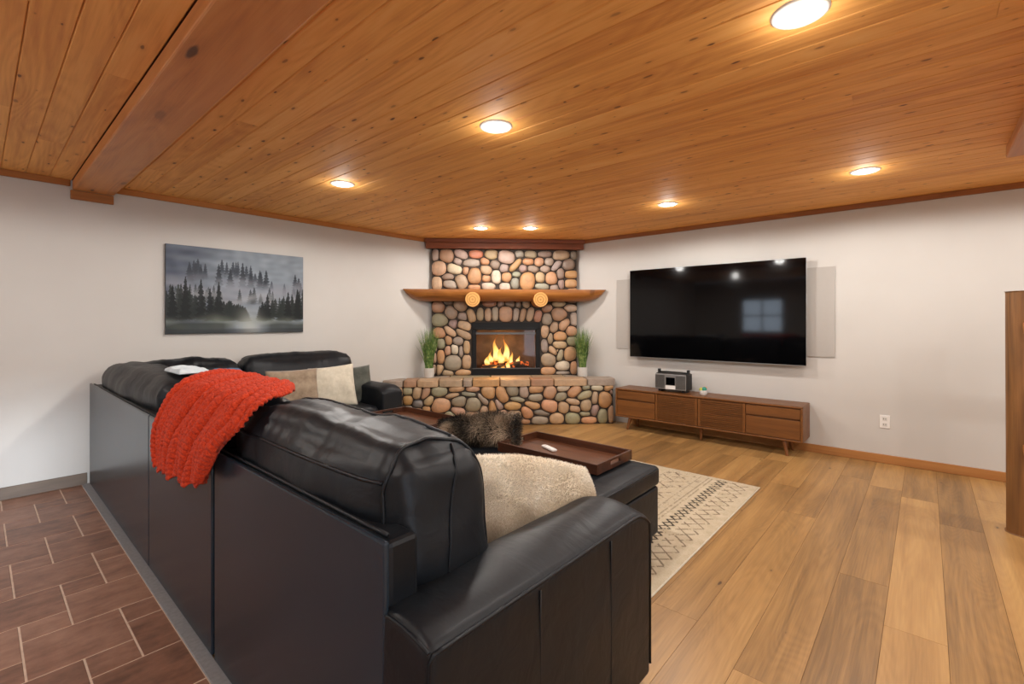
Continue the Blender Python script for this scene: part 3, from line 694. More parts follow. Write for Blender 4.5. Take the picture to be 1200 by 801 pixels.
# back cushions: local frame a = from the back towards the sitter, b = along, z up
def back_cushion(L, seed, top=1.035, n_b=34):
    V, Uc, F = soft_box((.19, L / 2, (top - .48) / 2), .10, (8, n_b, 10), (.035, .012, .03))
    V[:, 2] += (top + .48) / 2 - .03
    k = (V[:, 2] - .5) / .5
    V[:, 0] += -.055 * np.clip(k, 0, 1) + .02
    V[:, 0] *= 1 - .12 * np.clip(k, 0, 1)
    N = normals_of(V, F)
    b = V[:, 1] / (L / 2)
    wr = fnoise(V, (.5, .16, .5), 30, seed) * .0045 + fnoise(V, (.35, .5, .3), 20, seed + 1) * .006
    # gathers running out of the end and top seams
    g = np.abs(np.sin(V[:, 1] * 55 + 3 * fnoise(V, (.6, .6, .6), 8, seed + 3))) * .006 * np.exp(-((V[:, 2] - top + .07) / .09) ** 2)
    ge = np.abs(np.sin(V[:, 2] * 60 + 2 * fnoise(V, (.4, .4, .4), 8, seed + 4))) * .007 * np.exp(-((1 - np.abs(b)) * L / 2 / .10) ** 2)
    # shallow valley along the top seam
    seam = -.010 * np.exp(-((V[:, 0] + .075) / .018) ** 2) * np.clip((V[:, 2] - .93) / .05, 0, 1)
    V = V + N * (wr - g - ge + seam)[:, None]
    return V, F
def put(V, side, along0, along1):
    c = (along0 + along1) / 2
    if side == 'long': return np.stack([.85 + V[:, 0], c + V[:, 1], V[:, 2]], 1)
    return np.stack([c + V[:, 1], 4.875 - V[:, 0], V[:, 2]], 1)
def seam_path(L, top, side, a0, a1, loop):
    P = put(np.array(loop), side, a0, a1); return P
from mathutils.bvhtree import BVHTree
CUSH = []
def on_surface(path, bvh, side, a, b, n=60, lift=.001):
    P = put(np.array(path), side, a, b); d = np.concatenate([[0], np.cumsum(np.linalg.norm(np.diff(P, axis=0), axis=1))])
    s = np.linspace(0, d[-1], n); Q = np.stack([np.interp(s, d, P[:, k]) for k in range(3)], 1); out = []
    for q in Q:
        h, nn, _, _ = bvh.find_nearest(Vector(q)); out.append(h + nn * lift)
    for _ in range(3): out = [out[0]] + [(out[k - 1] + out[k] * 2 + out[k + 1]) / 4 for k in range(1, len(out) - 1)] + [out[-1]]
    return out
for i, (side, a, b, top) in enumerate([('long', .955, 2.045, 1.022), ('long', 2.075, 3.10, .995), ('long', 3.12, 4.98, 1.01), ('far', .86, 1.635, .995), ('far', 1.655, 2.755, 1.005)]):
    V, F = back_cushion(b - a, 20 + i, top)
    if side == 'far': F = [f[::-1] for f in F]
    W_ = put(V, side, a, b); bvh = BVHTree.FromPolygons([tuple(p) for p in W_], [tuple(q) for q in F])
    if side == 'long': CUSH.append(bvh)
    c = wp('back_cushion', MB().add(W_, F), M['leather'], smooth=180)
    if i in (0, 1, 4):
        L = b - a; h = L / 2
        mb = MB()
        loop = [(-.16, -h + .05, .60), (-.19, -h + .05, .80), (-.20, -h + .05, top - .13), (-.14, -h + .05, top - .02), (-.02, -h + .045, top + .02), (.08, -h + .04, top - .05), (.16, -h + .03, top - .2), (.19, -h + .03, .60)]
        if i == 0:
            mb.tube(on_surface(loop, bvh, side, a, b, 80), .0055, 6)
            mb.tube(on_surface([(-.05, -h - .02, .62), (-.02, -h - .02, .80), (.0, -h - .02, top - .12), (.03, -h + .02, top - .03)], bvh, side, a, b, 40), .004, 6)
        mb.tube(on_surface([(-.21, q * (h - .038), top - .105) for q in np.linspace(-1, 1, 12)], bvh, side, a, b, 60), .0055, 6)
        if i == 0:
            mb.tube(on_surface([(.06, q * (h - .05), top + .03) for q in np.linspace(-1, 1, 12)], bvh, side, a, b, 60), .005, 6)
        mb.v = [(p[0] - SO[0] - c.location[0], p[1] - SO[1] - c.location[1], p[2] - c.location[2]) for p in mb.v]
        part('piping', mb, M['leather'], c, smooth=180)
wp('welt', MB().tube([(.625, y, .828) for y in np.linspace(.93, 2.03, 12)], .006, 6), M['leather'], smooth=180)
wp('welt', MB().tube([(.625, y, .820) for y in np.linspace(2.07, 4.95, 12)], .006, 6), M['leather'], smooth=180)
# arms
def arm(x0, x1, y0, y1, front, z1=.648):
    """track arm with a softly crowned top; front = '+x' or '-y' is the rounded end"""
    V, Uc, F = soft_box(((x1 - x0) / 2, (y1 - y0) / 2, (z1 - .04) / 2), .022, (26, 8, 12) if front == '+x' else (8, 26, 12), (.004, .006, .0))
    V[:, 2] += (z1 + .04) / 2
    ax_, cr = (0, 1) if front == '+x' else (1, 0)
    s = 1.0 if front == '+x' else -1.0
    half = ((x1 - x0) / 2, (y1 - y0) / 2)
    t = V[:, ax_] * s / half[ax_]; c = V[:, cr] / half[cr]
    topm = np.clip((V[:, 2] - z1 + .08) / .08, 0, 1)
    V[:, 2] += topm * .028 * (1 - c ** 2)
    e = np.clip((t * half[ax_] - (half[ax_] - .13)) / .13, 0, 1)
    zz = np.clip((V[:, 2] - (z1 - .16)) / .19, 0, 1)
    V[:, 2] -= e ** 2.2 * zz * .060
    V[:, 2] += topm * fnoise(V, (.25, .25, .4), seed=3) * .0016
    V[:, 0] += (x0 + x1) / 2; V[:, 1] += (y0 + y1) / 2
    return MB().add(V, F)
a1 = wp('armrest', arm(.603, 1.62, .75, 1.0, '+x'), M['leather'], smooth=60)
def sub(name, mb, mat, par, **k):
    mb.v = [(p[0] - SO[0] - par.location[0], p[1] - SO[1] - par.location[1], p[2] - par.location[2]) for p in mb.v]
    return part(name, mb, mat, par, **k)
top_edge = [(x, .752, .641 - (.060 * max(0, (x - 1.49) / .13) ** 2.2 if x > 1.49 else 0)) for x in np.linspace(.615, 1.612, 40)]
sub('piping', MB().tube([(.607, .757, .06), (.607, .757, .62)] + top_edge + [(1.616, .753, .5), (1.617, .753, .08)], .0052, 6), M['leather'], a1, smooth=180)
sub('piping', MB().tube([(.606, y, .643 + .02 * (1 - ((y - .875) / .125) ** 2)) for y in np.linspace(.757, .99, 9)], .0045, 6), M['leather'], a1, smooth=180)
for x in (.962, 1.325):
    sub('stitch_seam', MB().tube([(x, .7465, z) for z in np.linspace(.06, .625, 10)], .0032, 6), M['black'], a1, smooth=180)
a2 = wp('armrest', arm(2.70, 2.945, 4.10, 5.085, '-y', .64), M['leather'], smooth=60)
sub('piping', MB().tube([(2.942, y, .632) for y in np.linspace(4.22, 5.06, 10)], .005, 6), M['leather'], a2, smooth=180)
for x, y in ((.66, .81), (1.57, .81), (.66, 2.9), (.66, 4.93), (2.88, 4.16), (2.88, 5.0), (1.45, 4.05)):
    wp('foot', MB().lathe([(.022, 0.0), (.028, .055)], 12, (x, y, 0)), M['black'], smooth=50)

# ------------------------------------------------------------------ coral throw over the sofa back
def throw():
    prof = np.array([(.578, .665), (.578, .71), (.580, .76), (.586, .83), (.608, .895), (.630, .950), (.668, .995), (.735, 1.012), (.82, 1.018), (.90, 1.004), (.94, .985)])
    seg = np.concatenate([[0], np.cumsum(np.linalg.norm(np.diff(prof, axis=0), axis=1))])
    nS, nT = 300, 150
    s = np.linspace(0, seg[-1], nS)
    from_s = lambda k: np.interp(s, seg, prof[:, k])
    x, z = from_s(0), from_s(1)
    for _ in range(10):
        x[1:-1] = (x[:-2] + 2 * x[1:-1] + x[2:]) / 4; z[1:-1] = (z[:-2] + 2 * z[1:-1] + z[2:]) / 4
    dx, dz = np.gradient(x, s), np.gradient(z, s); nl = np.hypot(dx, dz); nx, nz = -dz / nl, dx / nl
    t = np.linspace(0, 1, nT)
    q = s / seg[-1]
    left = 2.60 + .16 * q + .015 * np.sin(s * 14)
    right = np.interp(q, [0, .3, .45, .6, .8, 1], [1.95, 1.84, 1.78, 1.80, 1.90, 2.14]) + .012 * np.sin(s * 11)
    Y = left[:, None] * (1 - t) + right[:, None] * t
    S_, T_ = np.meshgrid(s, t, indexing='ij')
    # hem is wavy; columns of thick plaits with stitches
    lat = (Y - 2.0)
    u = (T_ + .035 * np.sin(S_ * 7 + T_ * 4)) * 13.5
    col = np.abs(np.sin(np.pi * u))
    stitch = np.sin(2 * np.pi * (S_ / .021 + np.abs((u % 1) - .5) * 1.3))
    fold = .020 * np.sin(2 * np.pi * (T_ * 3.3 + .25 * np.sin(S_ * 5)) + .6) + .012 * np.sin(2 * np.pi * (T_ * 6.1 - S_ * .7) + 2)
    amp = np.clip((1.0 - S_) / .4, .35, 1)
    drop = .10 * (T_ ** 2) * np.clip(1 - S_ / .3, 0, 1) * .7
    B0 = np.stack([np.broadcast_to(x[:, None], Y.shape), Y + .012 * np.sin(S_ * 12 + T_ * 7), z[:, None] + drop], -1).copy()
    k4 = B0[::4, ::4]                                     # lay the cloth on the cushions: push a coarse copy clear of them, then smooth
    sh = np.zeros_like(k4)
    for i in range(k4.shape[0]):
        for j in range(k4.shape[1]):
            p = Vector(k4[i, j])
            for bv in CUSH[:2]:
                h_, n_, _, dd = bv.find_nearest(p)
                if (p - h_).dot(n_) < .014: p = h_ + n_ * .014
            sh[i, j] = np.array(p) - k4[i, j]
    for _ in range(14):
        e = np.pad(sh, ((1, 1), (1, 1), (0, 0)), 'edge'); m_ = (e[:-2, 1:-1] + e[2:, 1:-1] + e[1:-1, :-2] + e[1:-1, 2:]) / 4
        big = np.linalg.norm(m_, axis=-1) > np.linalg.norm(sh, axis=-1); sh = np.where(big[..., None], m_ * .8 + sh * .2, sh * .75 + m_ * .25)
    fi = np.minimum(np.arange(nS) / 4, sh.shape[0] - 1.001); fj = np.minimum(np.arange(nT) / 4, sh.shape[1] - 1.001)
    a0, b0 = fi.astype(int), fj.astype(int); wa, wb = (fi - a0)[:, None, None], (fj - b0)[None, :, None]
    g_ = lambda i, j: sh[np.ix_(i, j)]
    B0 += g_(a0, b0) * (1 - wa) * (1 - wb) + g_(a0 + 1, b0) * wa * (1 - wb) + g_(a0, b0 + 1) * (1 - wa) * wb + g_(a0 + 1, b0 + 1) * wa * wb
    Nn = np.cross(np.gradient(B0, axis=1), np.gradient(B0, axis=0)); Nn /= np.linalg.norm(Nn, axis=-1, keepdims=True) + 1e-9
    if Nn[nS // 2, nT // 2, 2] < 0: Nn = -Nn
    off = .008 + .014 * col ** .7 + .0045 * stitch * col + (fold * .5 + .012) * amp
    edge = np.minimum(T_, 1 - T_); off -= .012 * np.exp(-(edge / .02) ** 2)
    off = np.maximum(off, .004)
    P = B0 + Nn * off[..., None]
    P[..., 2] += .010 * np.sin(np.pi * u) * np.clip(1 - S_ / .1, 0, 1)
    mb = MB().grid(P)
    return mb
o = part('throw_blanket', throw(), M['yarn'], smooth=180)
md = o.modifiers.new('thick', 'SOLIDIFY'); md.thickness = .012; md.offset = -1
tag(o, 'chunky knitted coral red throw draped over the black sofa back', 'blanket')

# folded cloths left on top of the corner cushions
def cloth_lump(name, cx, cy, cz, lx, ly, h, seed, mat, label, rot=0):
    g = np.linspace(-1, 1, 26); A, B = np.meshgrid(g, g, indexing='ij')
    P = np.stack([A * lx, B * ly, np.zeros_like(A)], -1)
    e = np.clip(1 - np.maximum(np.abs(A), np.abs(B)), 0, 1)
    zz = h * np.minimum(1, e * 5) ** .5 + fnoise(P, (.12, .12, 1), seed=seed) * .006 * np.minimum(1, e * 4)
    top = P.copy(); top[..., 2] = zz; c, s = math.cos(rot), math.sin(rot)
    bot = P.copy(); bot[..., 2] = -.004
    mb = MB().grid(top); mb.grid(bot[::-1])
    R_ = lambda p: (cx + p[0] * c - p[1] * s, cy + p[0] * s + p[1] * c, cz + p[2])
    mb.v = [R_(p) for p in mb.v]
    return tag(part(name, mb, mat, smooth=180), label, 'cloth')
cloth_lump('folded_cloth', .86, 3.42, 1.012, .08, .17, .022, 3, M['paper'], 'pale blue-white folded cloth on top of the black sofa corner')
cloth_lump('folded_cloth', .99, 3.13, 1.012, .05, .07, .024, 5, M['blue'], 'small blue folded cloth peeping out behind the coral throw', .4)

# ------------------------------------------------------------------ pillows
def pillow_geo(w, h, d, n=26, seed=0, pinch=.10):
    """square cushion standing in the x-z plane, thickness along y, corners pulled out"""
    g = np.linspace(-1, 1, n); A, B = np.meshgrid(g, g, indexing='ij')
    px = A * (1 - pinch * (1 - B ** 2) * .5 * np.abs(A)); pz = B * (1 - pinch * (1 - A ** 2) * .5 * np.abs(B))
    if pinch < 0: px, pz = A * np.sqrt(1 + pinch * B ** 2 * .5), B * np.sqrt(1 + pinch * A ** 2 * .5)
    th = ((1 - A ** 2) * (1 - B ** 2)) ** .42
    P = np.stack([px * w / 2, np.zeros_like(A), pz * h / 2], -1)
    wr = fnoise(P, (.16, 1, .16), 20, seed) * .006 * np.minimum(1, th * 2)
    fr = P.copy(); fr[..., 1] = -(d / 2) * th - wr; bk = P.copy(); bk[..., 1] = (d / 2) * th + wr * .5
    return fr, bk
def pillow(name, w, h, d, mat, label, loc, rz, tilt, roll=0, seed=0):
    fr, bk = pillow_geo(w, h, d, seed=seed)
    mb = MB().grid(fr); mb.grid(bk[::-1])
    me = mb.mesh(name); bm = bmesh.new(); bm.from_mesh(me); bmesh.ops.remove_doubles(bm, verts=bm.verts, dist=1e-4); bm.to_mesh(me); bm.free()
    o = link(name, me, mat, None, loc, smooth=180)
    o.rotation_euler = (Matrix.Rotation(rz, 3, 'Z') @ Matrix.Rotation(tilt, 3, 'X') @ Matrix.Rotation(roll, 3, 'Y')).to_euler()
    return tag(o, label, 'pillow', 'square pillows on the far end of the sofa')
pillow('throw_pillow', .47, .42, .15, M['velvet'], 'taupe velvet pillow on the black sofa, left of the ivory one', (1.99, 4.50, .655), math.radians(-8), math.radians(-16), 0, 1)
pillow('throw_pillow', .43, .43, .15, M['linen'], 'ivory linen pillow between the taupe and the dark grey-green pillow', (2.36, 4.45, .66), math.radians(-24), math.radians(-14), math.radians(-5), 2)
pillow('throw_pillow', .40, .40, .14, M['sage'], 'dark grey-green velvet pillow leaning by the far sofa arm', (2.66, 4.58, .635), math.radians(-14), math.radians(-14), math.radians(-4), 3)

def furry(name, w, h, d, label, loc, rot, strands, length, palette, droop=.3, seed=0, thick=.0016, pinch=.06, warp=None):
    fr, bk = pillow_geo(w, h, d, 30, seed, pinch)
    if warp: fr, bk = warp(fr), warp(bk)
    mb = MB().grid(fr); mb.grid(bk[::-1])
    me = mb.mesh(name); bm = bmesh.new(); bm.from_mesh(me); bmesh.ops.remove_doubles(bm, verts=bm.verts, dist=1e-4); bm.to_mesh(me); bm.free()
    o = link(name, me, M['furskin'] if name.startswith('cream') else None, None, loc, smooth=180)
    o.rotation_euler = rot
    r = np.random.default_rng(seed)
    base, nor = [], []
    for G, sg in ((fr, -1), (bk, 1)):
        n = G.shape[0]
        k = strands // 2; i = r.uniform(0, n - 1.001, k); j = r.uniform(0, n - 1.001, k)
        i0, j0 = i.astype(int), j.astype(int); fi, fj = (i - i0)[:, None], (j - j0)[:, None]
        p = G[i0, j0] * (1 - fi) * (1 - fj) + G[i0 + 1, j0] * fi * (1 - fj) + G[i0, j0 + 1] * (1 - fi) * fj + G[i0 + 1, j0 + 1] * fi * fj
        du = G[i0 + 1, j0] - G[i0, j0]; dv = G[i0, j0 + 1] - G[i0, j0]; m_ = np.cross(du, dv)
        m_ /= np.linalg.norm(m_, axis=1, keepdims=True) + 1e-9
        m_ *= np.sign(m_[:, 1:2] * sg + 1e-9)
        base.append(p); nor.append(m_)
    base, nor = np.concatenate(base), np.concatenate(nor)
    K = len(base); Lh = length * r.uniform(.6, 1.15, (K, 1))
    flow = np.stack([fnoise(base, (.2, .2, .2), 10, seed + 1), fnoise(base, (.2, .2, .2), 10, seed + 2) * .3, fnoise(base, (.2, .2, .2), 10, seed + 3)], -1) * .5
    d1 = nor + flow * .6 + r.normal(size=(K, 3)) * .22; d1 /= np.linalg.norm(d1, axis=1, keepdims=True)
    d2 = d1 + flow * .8 + np.array(droop if hasattr(droop, '__len__') else (0, 0, -droop)) + r.normal(size=(K, 3)) * .15; d2 /= np.linalg.norm(d2, axis=1, keepdims=True)
    p1 = base + d1 * Lh * .5; p2 = p1 + d2 * Lh * .5
    sd = np.cross(d1, r.normal(size=(K, 3))); sd /= np.linalg.norm(sd, axis=1, keepdims=True) + 1e-9
    W = thick
    V = np.stack([base - sd * W / 2, base + sd * W / 2, p1 - sd * W * .4, p1 + sd * W * .4, p2], 1).reshape(-1, 3)
    me2 = bpy.data.meshes.new('fur')
    me2.vertices.add(K * 5); me2.vertices.foreach_set('co', V.ravel())
    idx = np.arange(K)[:, None] * 5
    tri = np.concatenate([idx + np.array([[0, 1, 3]]), idx + np.array([[0, 3, 2]]), idx + np.array([[2, 3, 4]])], 0)
    me2.loops.add(len(tri) * 3); me2.loops.foreach_set('vertex_index', tri.ravel().astype(np.int32))
    me2.polygons.add(len(tri)); me2.polygons.foreach_set('loop_start', (np.arange(len(tri)) * 3).astype(np.int32))
    me2.update(calc_edges=True)
    col = palette(base, r)                       # (K,2,3): root and tip
    C5 = np.stack([col[:, 0], col[:, 0], col.mean(1), col.mean(1), col[:, 1]], 1).reshape(-1, 3)
    set_tint(me2, C5)
    f = link('fur', me2, M['v_fur'], o); f['kind'] = 'stuff'
    return o
L3 = lambda *c: np.array(lin(*c)[:3])
def cream_pal(P, r):
    k = np.clip(.5 + .3 * fnoise(P, (.22, .22, .22), 16, 77)[:, None] + r.normal(size=(len(P), 1)) * .12, 0, 1)
    c = L3(226, 212, 190) * (1 - k) + L3(250, 245, 234) * k
    return np.stack([c * .95, c], 1)
def dark_pal(P, r):
    k = np.clip(.36 + .6 * fnoise(P, (.16, .3, .3), 16, 31)[:, None] + r.normal(size=(len(P), 1)) * .22, 0, 1)
    root = L3(30, 26, 24) * (1 - k) + L3(150, 122, 96) * k
    tip = L3(16, 14, 14) * (1 - k) + L3(224, 204, 178) * k ** 1.3
    return np.stack([root, tip], 1)
def cream_warp(G):
    G = G.copy(); x = G[..., 0]; z = G[..., 2]
    G[..., 2] = z - .03 * np.clip(x / .3, 0, 2) * (z > 0) * (z / .2)
    return G
o = furry('cream_fur_pillow', .62, .36, .24, None, (1.375, 1.16, .622), (Matrix.Rotation(math.radians(-30), 3, 'Z') @ Matrix.Rotation(math.radians(-20), 3, 'X') @ Matrix.Rotation(math.radians(7), 3, 'Y')).to_euler(), 80000, .010, cream_pal, .3, 11, .0016, -.42, cream_warp)
o.name = 'fur_pillow'; tag(o, 'cream faux fur pillow propped inside the near sofa arm', 'pillow')
o = furry('fur_pillow', .60, .22, .20, None, (2.33, 2.36, .545), (Matrix.Rotation(math.radians(-66), 3, 'Z') @ Matrix.Rotation(math.radians(-28), 3, 'X') @ Matrix.Rotation(math.radians(-8), 3, 'Y')).to_euler(), 26000, .045, dark_pal, (0, 0, -.35), 5, .0018)
o.data.materials.append(M['black']); tag(o, 'shaggy dark brown and tan faux fur pillow between the two wooden trays', 'pillow')

# ------------------------------------------------------------------ ottomans, trays, remote
def ottoman(y0, y1, label):
    x0, x1 = 1.97, 2.70
    t = thing('ottoman', label, 'ottoman', ((x0 + x1) / 2, (y0 + y1) / 2, 0.0125), 0, 'black leather ottomans')
    hx, hy = (x1 - x0) / 2, (y1 - y0) / 2
    part('body', MB().box(-hx + .008, hx - .008, -hy + .008, hy - .008, .045, .325), M['leather'], t, bevel=.014)
    V, Uc, F = soft_box((hx, hy, .058), .03, (14, 18, 3), (.002, .002, .012))
    V[:, 2] += fnoise(V, (.3, .3, 9), seed=8) * .0022 + .385
    l = part('lid', MB().add(V, F), M['leather'], t, smooth=180)
    e = .03
    ring = [(-hx, -hy + e), (-hx + e, -hy), (hx - e, -hy), (hx, -hy + e), (hx, hy - e), (hx - e, hy), (-hx + e, hy), (-hx, hy - e), (-hx, -hy + e)]
    part('piping', MB().tube([(a * .996, b * .997, .044) for a, b in ring], .005, 6), M['leather'], l, smooth=180)
    for a in (-1, 1):
        for b in (-1, 1):
            part('foot', MB().box(a * (hx - .06) - .025, a * (hx - .06) + .025, b * (hy - .06) - .025, b * (hy - .06) + .025, 0, .05), M['black'], t)
ottoman(1.19, 2.44, 'black leather ottoman near the rug edge carrying the tray with the remote')
ottoman(2.47, 3.72, 'black leather ottoman carrying the farther tray, mostly hidden by the sofa')
def tray(cx, cy, z, w, l, label, rz=0):
    t = thing('serving_tray', label, 'tray', (cx, cy, z), rz, 'wooden trays on the ottomans')
    hw, hl, th, hh = w / 2, l / 2, .012, .058
    part('tray_base', MB().box(-hw + th, hw - th, -hl + th, hl - th, .002, .012), M['tray_in'], t)
    for s in (-1, 1):
        part('long_side', MB().box(s * hw - (th if s > 0 else 0), s * hw + (0 if s > 0 else th), -hl, hl, 0, hh), M['tray'], t, bevel=.002)
        y0, y1 = (hl - th, hl) if s > 0 else (-hl, -hl + th)
        e = MB().box(-hw + th, -.055, y0, y1, 0, hh).box(.055, hw - th, y0, y1, 0, hh).box(-.055, .055, y0, y1, 0, .024).box(-.055, .055, y0, y1, .045, hh)
        part('handle_end', e, M['tray'], t, bevel=.001)
    return t
tray(2.465, 1.735, .4695, .41, .75, 'long mahogany tray with a white remote in it, nearest on the ottoman')
tray(2.445, 3.24, .4695, .40, .80, 'long mahogany tray farther away, beside the black sofa back')
rm = thing('remote_control', 'slim white remote control lying in the nearer wooden tray', 'remote', (2.475, 1.85, .4825), math.radians(68))
part('body', MB().box(-.07, .07, -.019, .019, 0, .016), M['white'], rm, bevel=.007, seg=3)
part('button', MB().lathe([(.008, .016), (.007, .018)], 12, (.045, 0, 0)), M['silver'], rm)

# ------------------------------------------------------------------ rug
def rug():
    x0, x1, y0, y1 = 1.72, 4.08, .985, 3.98
    t = thing('area_rug', 'cream area rug with dark brown lattice bands, under the ottomans', 'rug', ((x0 + x1) / 2, (y0 + y1) / 2, 0))
    nx, ny = 420, 500
    xs, ys = np.linspace(x0, x1, nx), np.linspace(y0, y1, ny)
    A, B = np.meshgrid(xs, ys, indexing='ij')
    P = np.stack([A, B, np.zeros_like(A)], -1)
    r = np.random.default_rng(3)
    worn = fnoise(P, (.10, .10, 1), 40, 5); spk = r.normal(size=A.shape); fine = fnoise(P, (.03, .03, 1), 30, 6)
    d = B - y0; e = x1 - A
    mk = np.zeros_like(A); light = np.zeros_like(A)
    def zig(v, c, amp, per, w, ph=0):
        tri = np.abs(((A - x1) / per + ph) % 1 - .5) * 2
        return np.abs(v - (c - amp + 2 * amp * tri)) < w
    def lattice(lo, hi, per, w):
        s = (hi - lo); m_ = np.zeros_like(A, bool)
        for k in range(4):
            u_ = ((A - x1) / per + k * 0); p = (d - lo) / s
        m_ = (np.abs(((A - x1) / per + (d - lo) / per * .9) % 1 - .5) < w / per) | (np.abs(((A - x1) / per - (d - lo) / per * .9) % 1 - .5) < w / per)
        return m_ & (d > lo) & (d < hi)
    period = 1.05
    dd = d % period; d_full = d
    def ib(lo, hi): return (dd > lo) & (dd < hi)
    inside = (e > .035) & (d > .035) & (y1 - B > .035)
    dark = (zig(dd, .265, .036, .125, .010) | zig(dd, .265, .036, .125, .010, .5)) & ib(.222, .308)
    d = dd
    brown = lattice(.065, .20, .10, .007) & (worn + fine * .7 > -.5)
    brown2 = lattice(.47, .74, .16, .009) & (worn + fine * .8 > -.1)
    brown3 = lattice(.80, .98, .085, .007) & (worn + fine * .8 > .1)
    lines = (np.abs(dd - .345) < .004) | (np.abs(dd - .375) < .004) | (np.abs(dd - .44) < .004)
    lines &= fine > -.6
    base = L3(196, 182, 156) + (worn * .05 + spk * .035)[..., None] * np.array([1, .95, .85]) * .6
    field = ((dd > .39) & (dd < 1.0)); base = np.where(field[..., None], base * (1 - .10 * np.clip(worn + .3 * spk, 0, 2))[..., None], base)
    C = np.clip(base, 0, 1)
    def lay(C, m_, col, a): return np.where((m_ & inside)[..., None], C * (1 - a) + np.array(col) * a, C)
    C = lay(C, brown | brown2 | brown3, L3(92, 74, 56), .72)
    C = lay(C, lines, L3(120, 108, 90), .6)
    C = lay(C, dark & (fine + worn > -1.4), L3(34, 28, 25), .92)
    C = lay(C, (worn + .9 * spk + fine > 2.0) & field, L3(92, 78, 62), .55)
    P[..., 2] = .010 + .0012 * spk * .4
    P[0, :, 2] = P[-1, :, 2] = .0025; P[:, 0, 2] = P[:, -1, 2] = .0025
    Q = P - np.array(t.location)
    me = bpy.data.meshes.new('pile')
    idx = np.arange(nx * ny).reshape(nx, ny)
    quad = np.stack([idx[:-1, :-1], idx[1:, :-1], idx[1:, 1:], idx[:-1, 1:]], -1).reshape(-1, 4)
    me.vertices.add(nx * ny); me.vertices.foreach_set('co', Q.reshape(-1))
    me.loops.add(quad.size); me.loops.foreach_set('vertex_index', quad.ravel().astype(np.int32))
    me.polygons.add(len(quad)); me.polygons.foreach_set('loop_start', (np.arange(len(quad)) * 4).astype(np.int32)); me.update(calc_edges=True)
    set_tint(me, C.reshape(-1, 3)); link('pile', me, M['v_rug'], t)
    hx, hy = (x1 - x0) / 2, (y1 - y0) / 2
    m_ = MB().tube([(-hx, -hy, .0055), (hx, -hy, .0055), (hx, hy, .0055), (-hx, hy, .0055), (-hx, -hy, .0055)], .0055, 6)
    part('bound_edge', m_, M['linen'], t)
rug()

# ------------------------------------------------------------------ media console with its radio and jar
cx0, cx1, cy0, cy1 = 5.205, 5.56, .88, 2.875
con = thing('media_console', 'long low walnut media console with slatted doors below the television', 'console', ((cx0 + cx1) / 2, (cy0 + cy1) / 2, 0))
def cp(name, mb, mat, **k): return wpart(name, mb, mat, con, **k)
cp('top', MB().box(cx0, cx1, cy0, cy1, .477, .497), M['walnut'], bevel=.006)
cp('bottom', MB().box(cx0 + .005, cx1, cy0 + .004, cy1 - .004, .150, .168), M['walnut'], bevel=.005)
cp('side_panel', MB().box(cx0, cx1, cy0, cy0 + .02, .150, .478), M['walnut'], bevel=.005)
cp('side_panel', MB().box(cx0, cx1, cy1 - .02, cy1, .150, .478), M['walnut'], bevel=.005)
cp('carcass', MB().box(cx0 + .03, cx1 - .005, cy0 + .02, cy1 - .02, .168, .477), M['walnut'])
SLATS = 15
W4 = (cy1 - cy0 - .04) / 4
for k in (0, 3):
    a = cy0 + .02 + W4 * k + .003; b = a + W4 - .006
    for z0, z1 in ((.174, .357), (.372, .470)):
        cp('drawer', MB().box(cx0 + .006, cx0 + .03, a, b, z0, z1), M['walnut'], bevel=.002)
for k in (1, 2):
    a = cy0 + .02 + W4 * k + .003; b = a + W4 - .006
    d = cp('sliding_door', MB().box(cx0 + .024, cx0 + .03, a, b, .172, .472).box(cx0 + .006, cx0 + .026, a, a + .025, .172, .472).box(cx0 + .006, cx0 + .026, b - .025, b, .172, .472), M['walnut'], bevel=.0015)
    sl = MB(); n = SLATS
    for i in range(n):
        z = .176 + (.468 - .176) * i / n
        sl.box(cx0 + .007, cx0 + .019, a + .025, b - .025, z, z + .0125)
    sl.v = [(p[0] - con.location[0] - d.location[0], p[1] - con.location[1] - d.location[1], p[2] - d.location[2]) for p in sl.v]
    part('slats', sl, M['walnut'], d, kind='stuff')
for x, y, sx, sy in ((cx0 + .06, cy0 + .17, -.02, -.03), (cx0 + .06, cy1 - .17, -.02, .03), (cx1 - .07, cy0 + .17, .02, -.03), (cx1 - .07, cy1 - .17, .02, .03), ((cx0 + cx1) / 2 - .06, (cy0 + cy1) / 2, 0, 0)):
    cp('leg', MB().tube([(x + sx, y + sy, 0), (x, y, .152)], [.012, .021], 14), M['walnut_leg'], smooth=50)

rad = thing('radio', 'silver fronted radio with a black screen and corner posts on the console', 'radio', (5.385, 2.215, .497), math.radians(0))
hy, zb, zt = .185, .025, .215
part('case', MB().box(-.085, .09, -hy, hy, zb, zt), M['darkgrey'], rad, bevel=.012)
part('front_panel', MB().box(-.098, -.085, -hy + .004, hy - .004, zb + .006, zt - .006), M['silver'], rad, bevel=.004)
fr_ = [o for o in rad.children if o.name.startswith('front_panel')][0]
part('screen', MB().box(-.103, -.097, -.055, .05, .085, .172), M['tvglass'], rad, bevel=.002)
part('button_bar', MB().box(-.104, -.097, -.062, .055, .036, .078), M['white'], rad, bevel=.002)
g = MB()
for s0 in (.07, -.175):
    for i in range(12):
        y = s0 + i * .0095; g.box(-.1005, -.097, y, y + .004, .045, .195)
part('speaker_grille', g, M['darkgrey'], rad, kind='stuff')
for s in (-1, 1):
    part('corner_post', MB().box(-.02, .02, s * (hy - .012) - .013, s * (hy - .012) + .013, zt - .01, .258), M['black'], rad, bevel=.004)
    part('foot', MB().box(-.06, .06, s * .14 - .02, s * .14 + .02, 0, .026), M['black'], rad, bevel=.003)
    part('side_guard', MB().box(-.06, .07, s * hy - .004, s * hy + .004, .04, .2), M['black'], rad, bevel=.003)
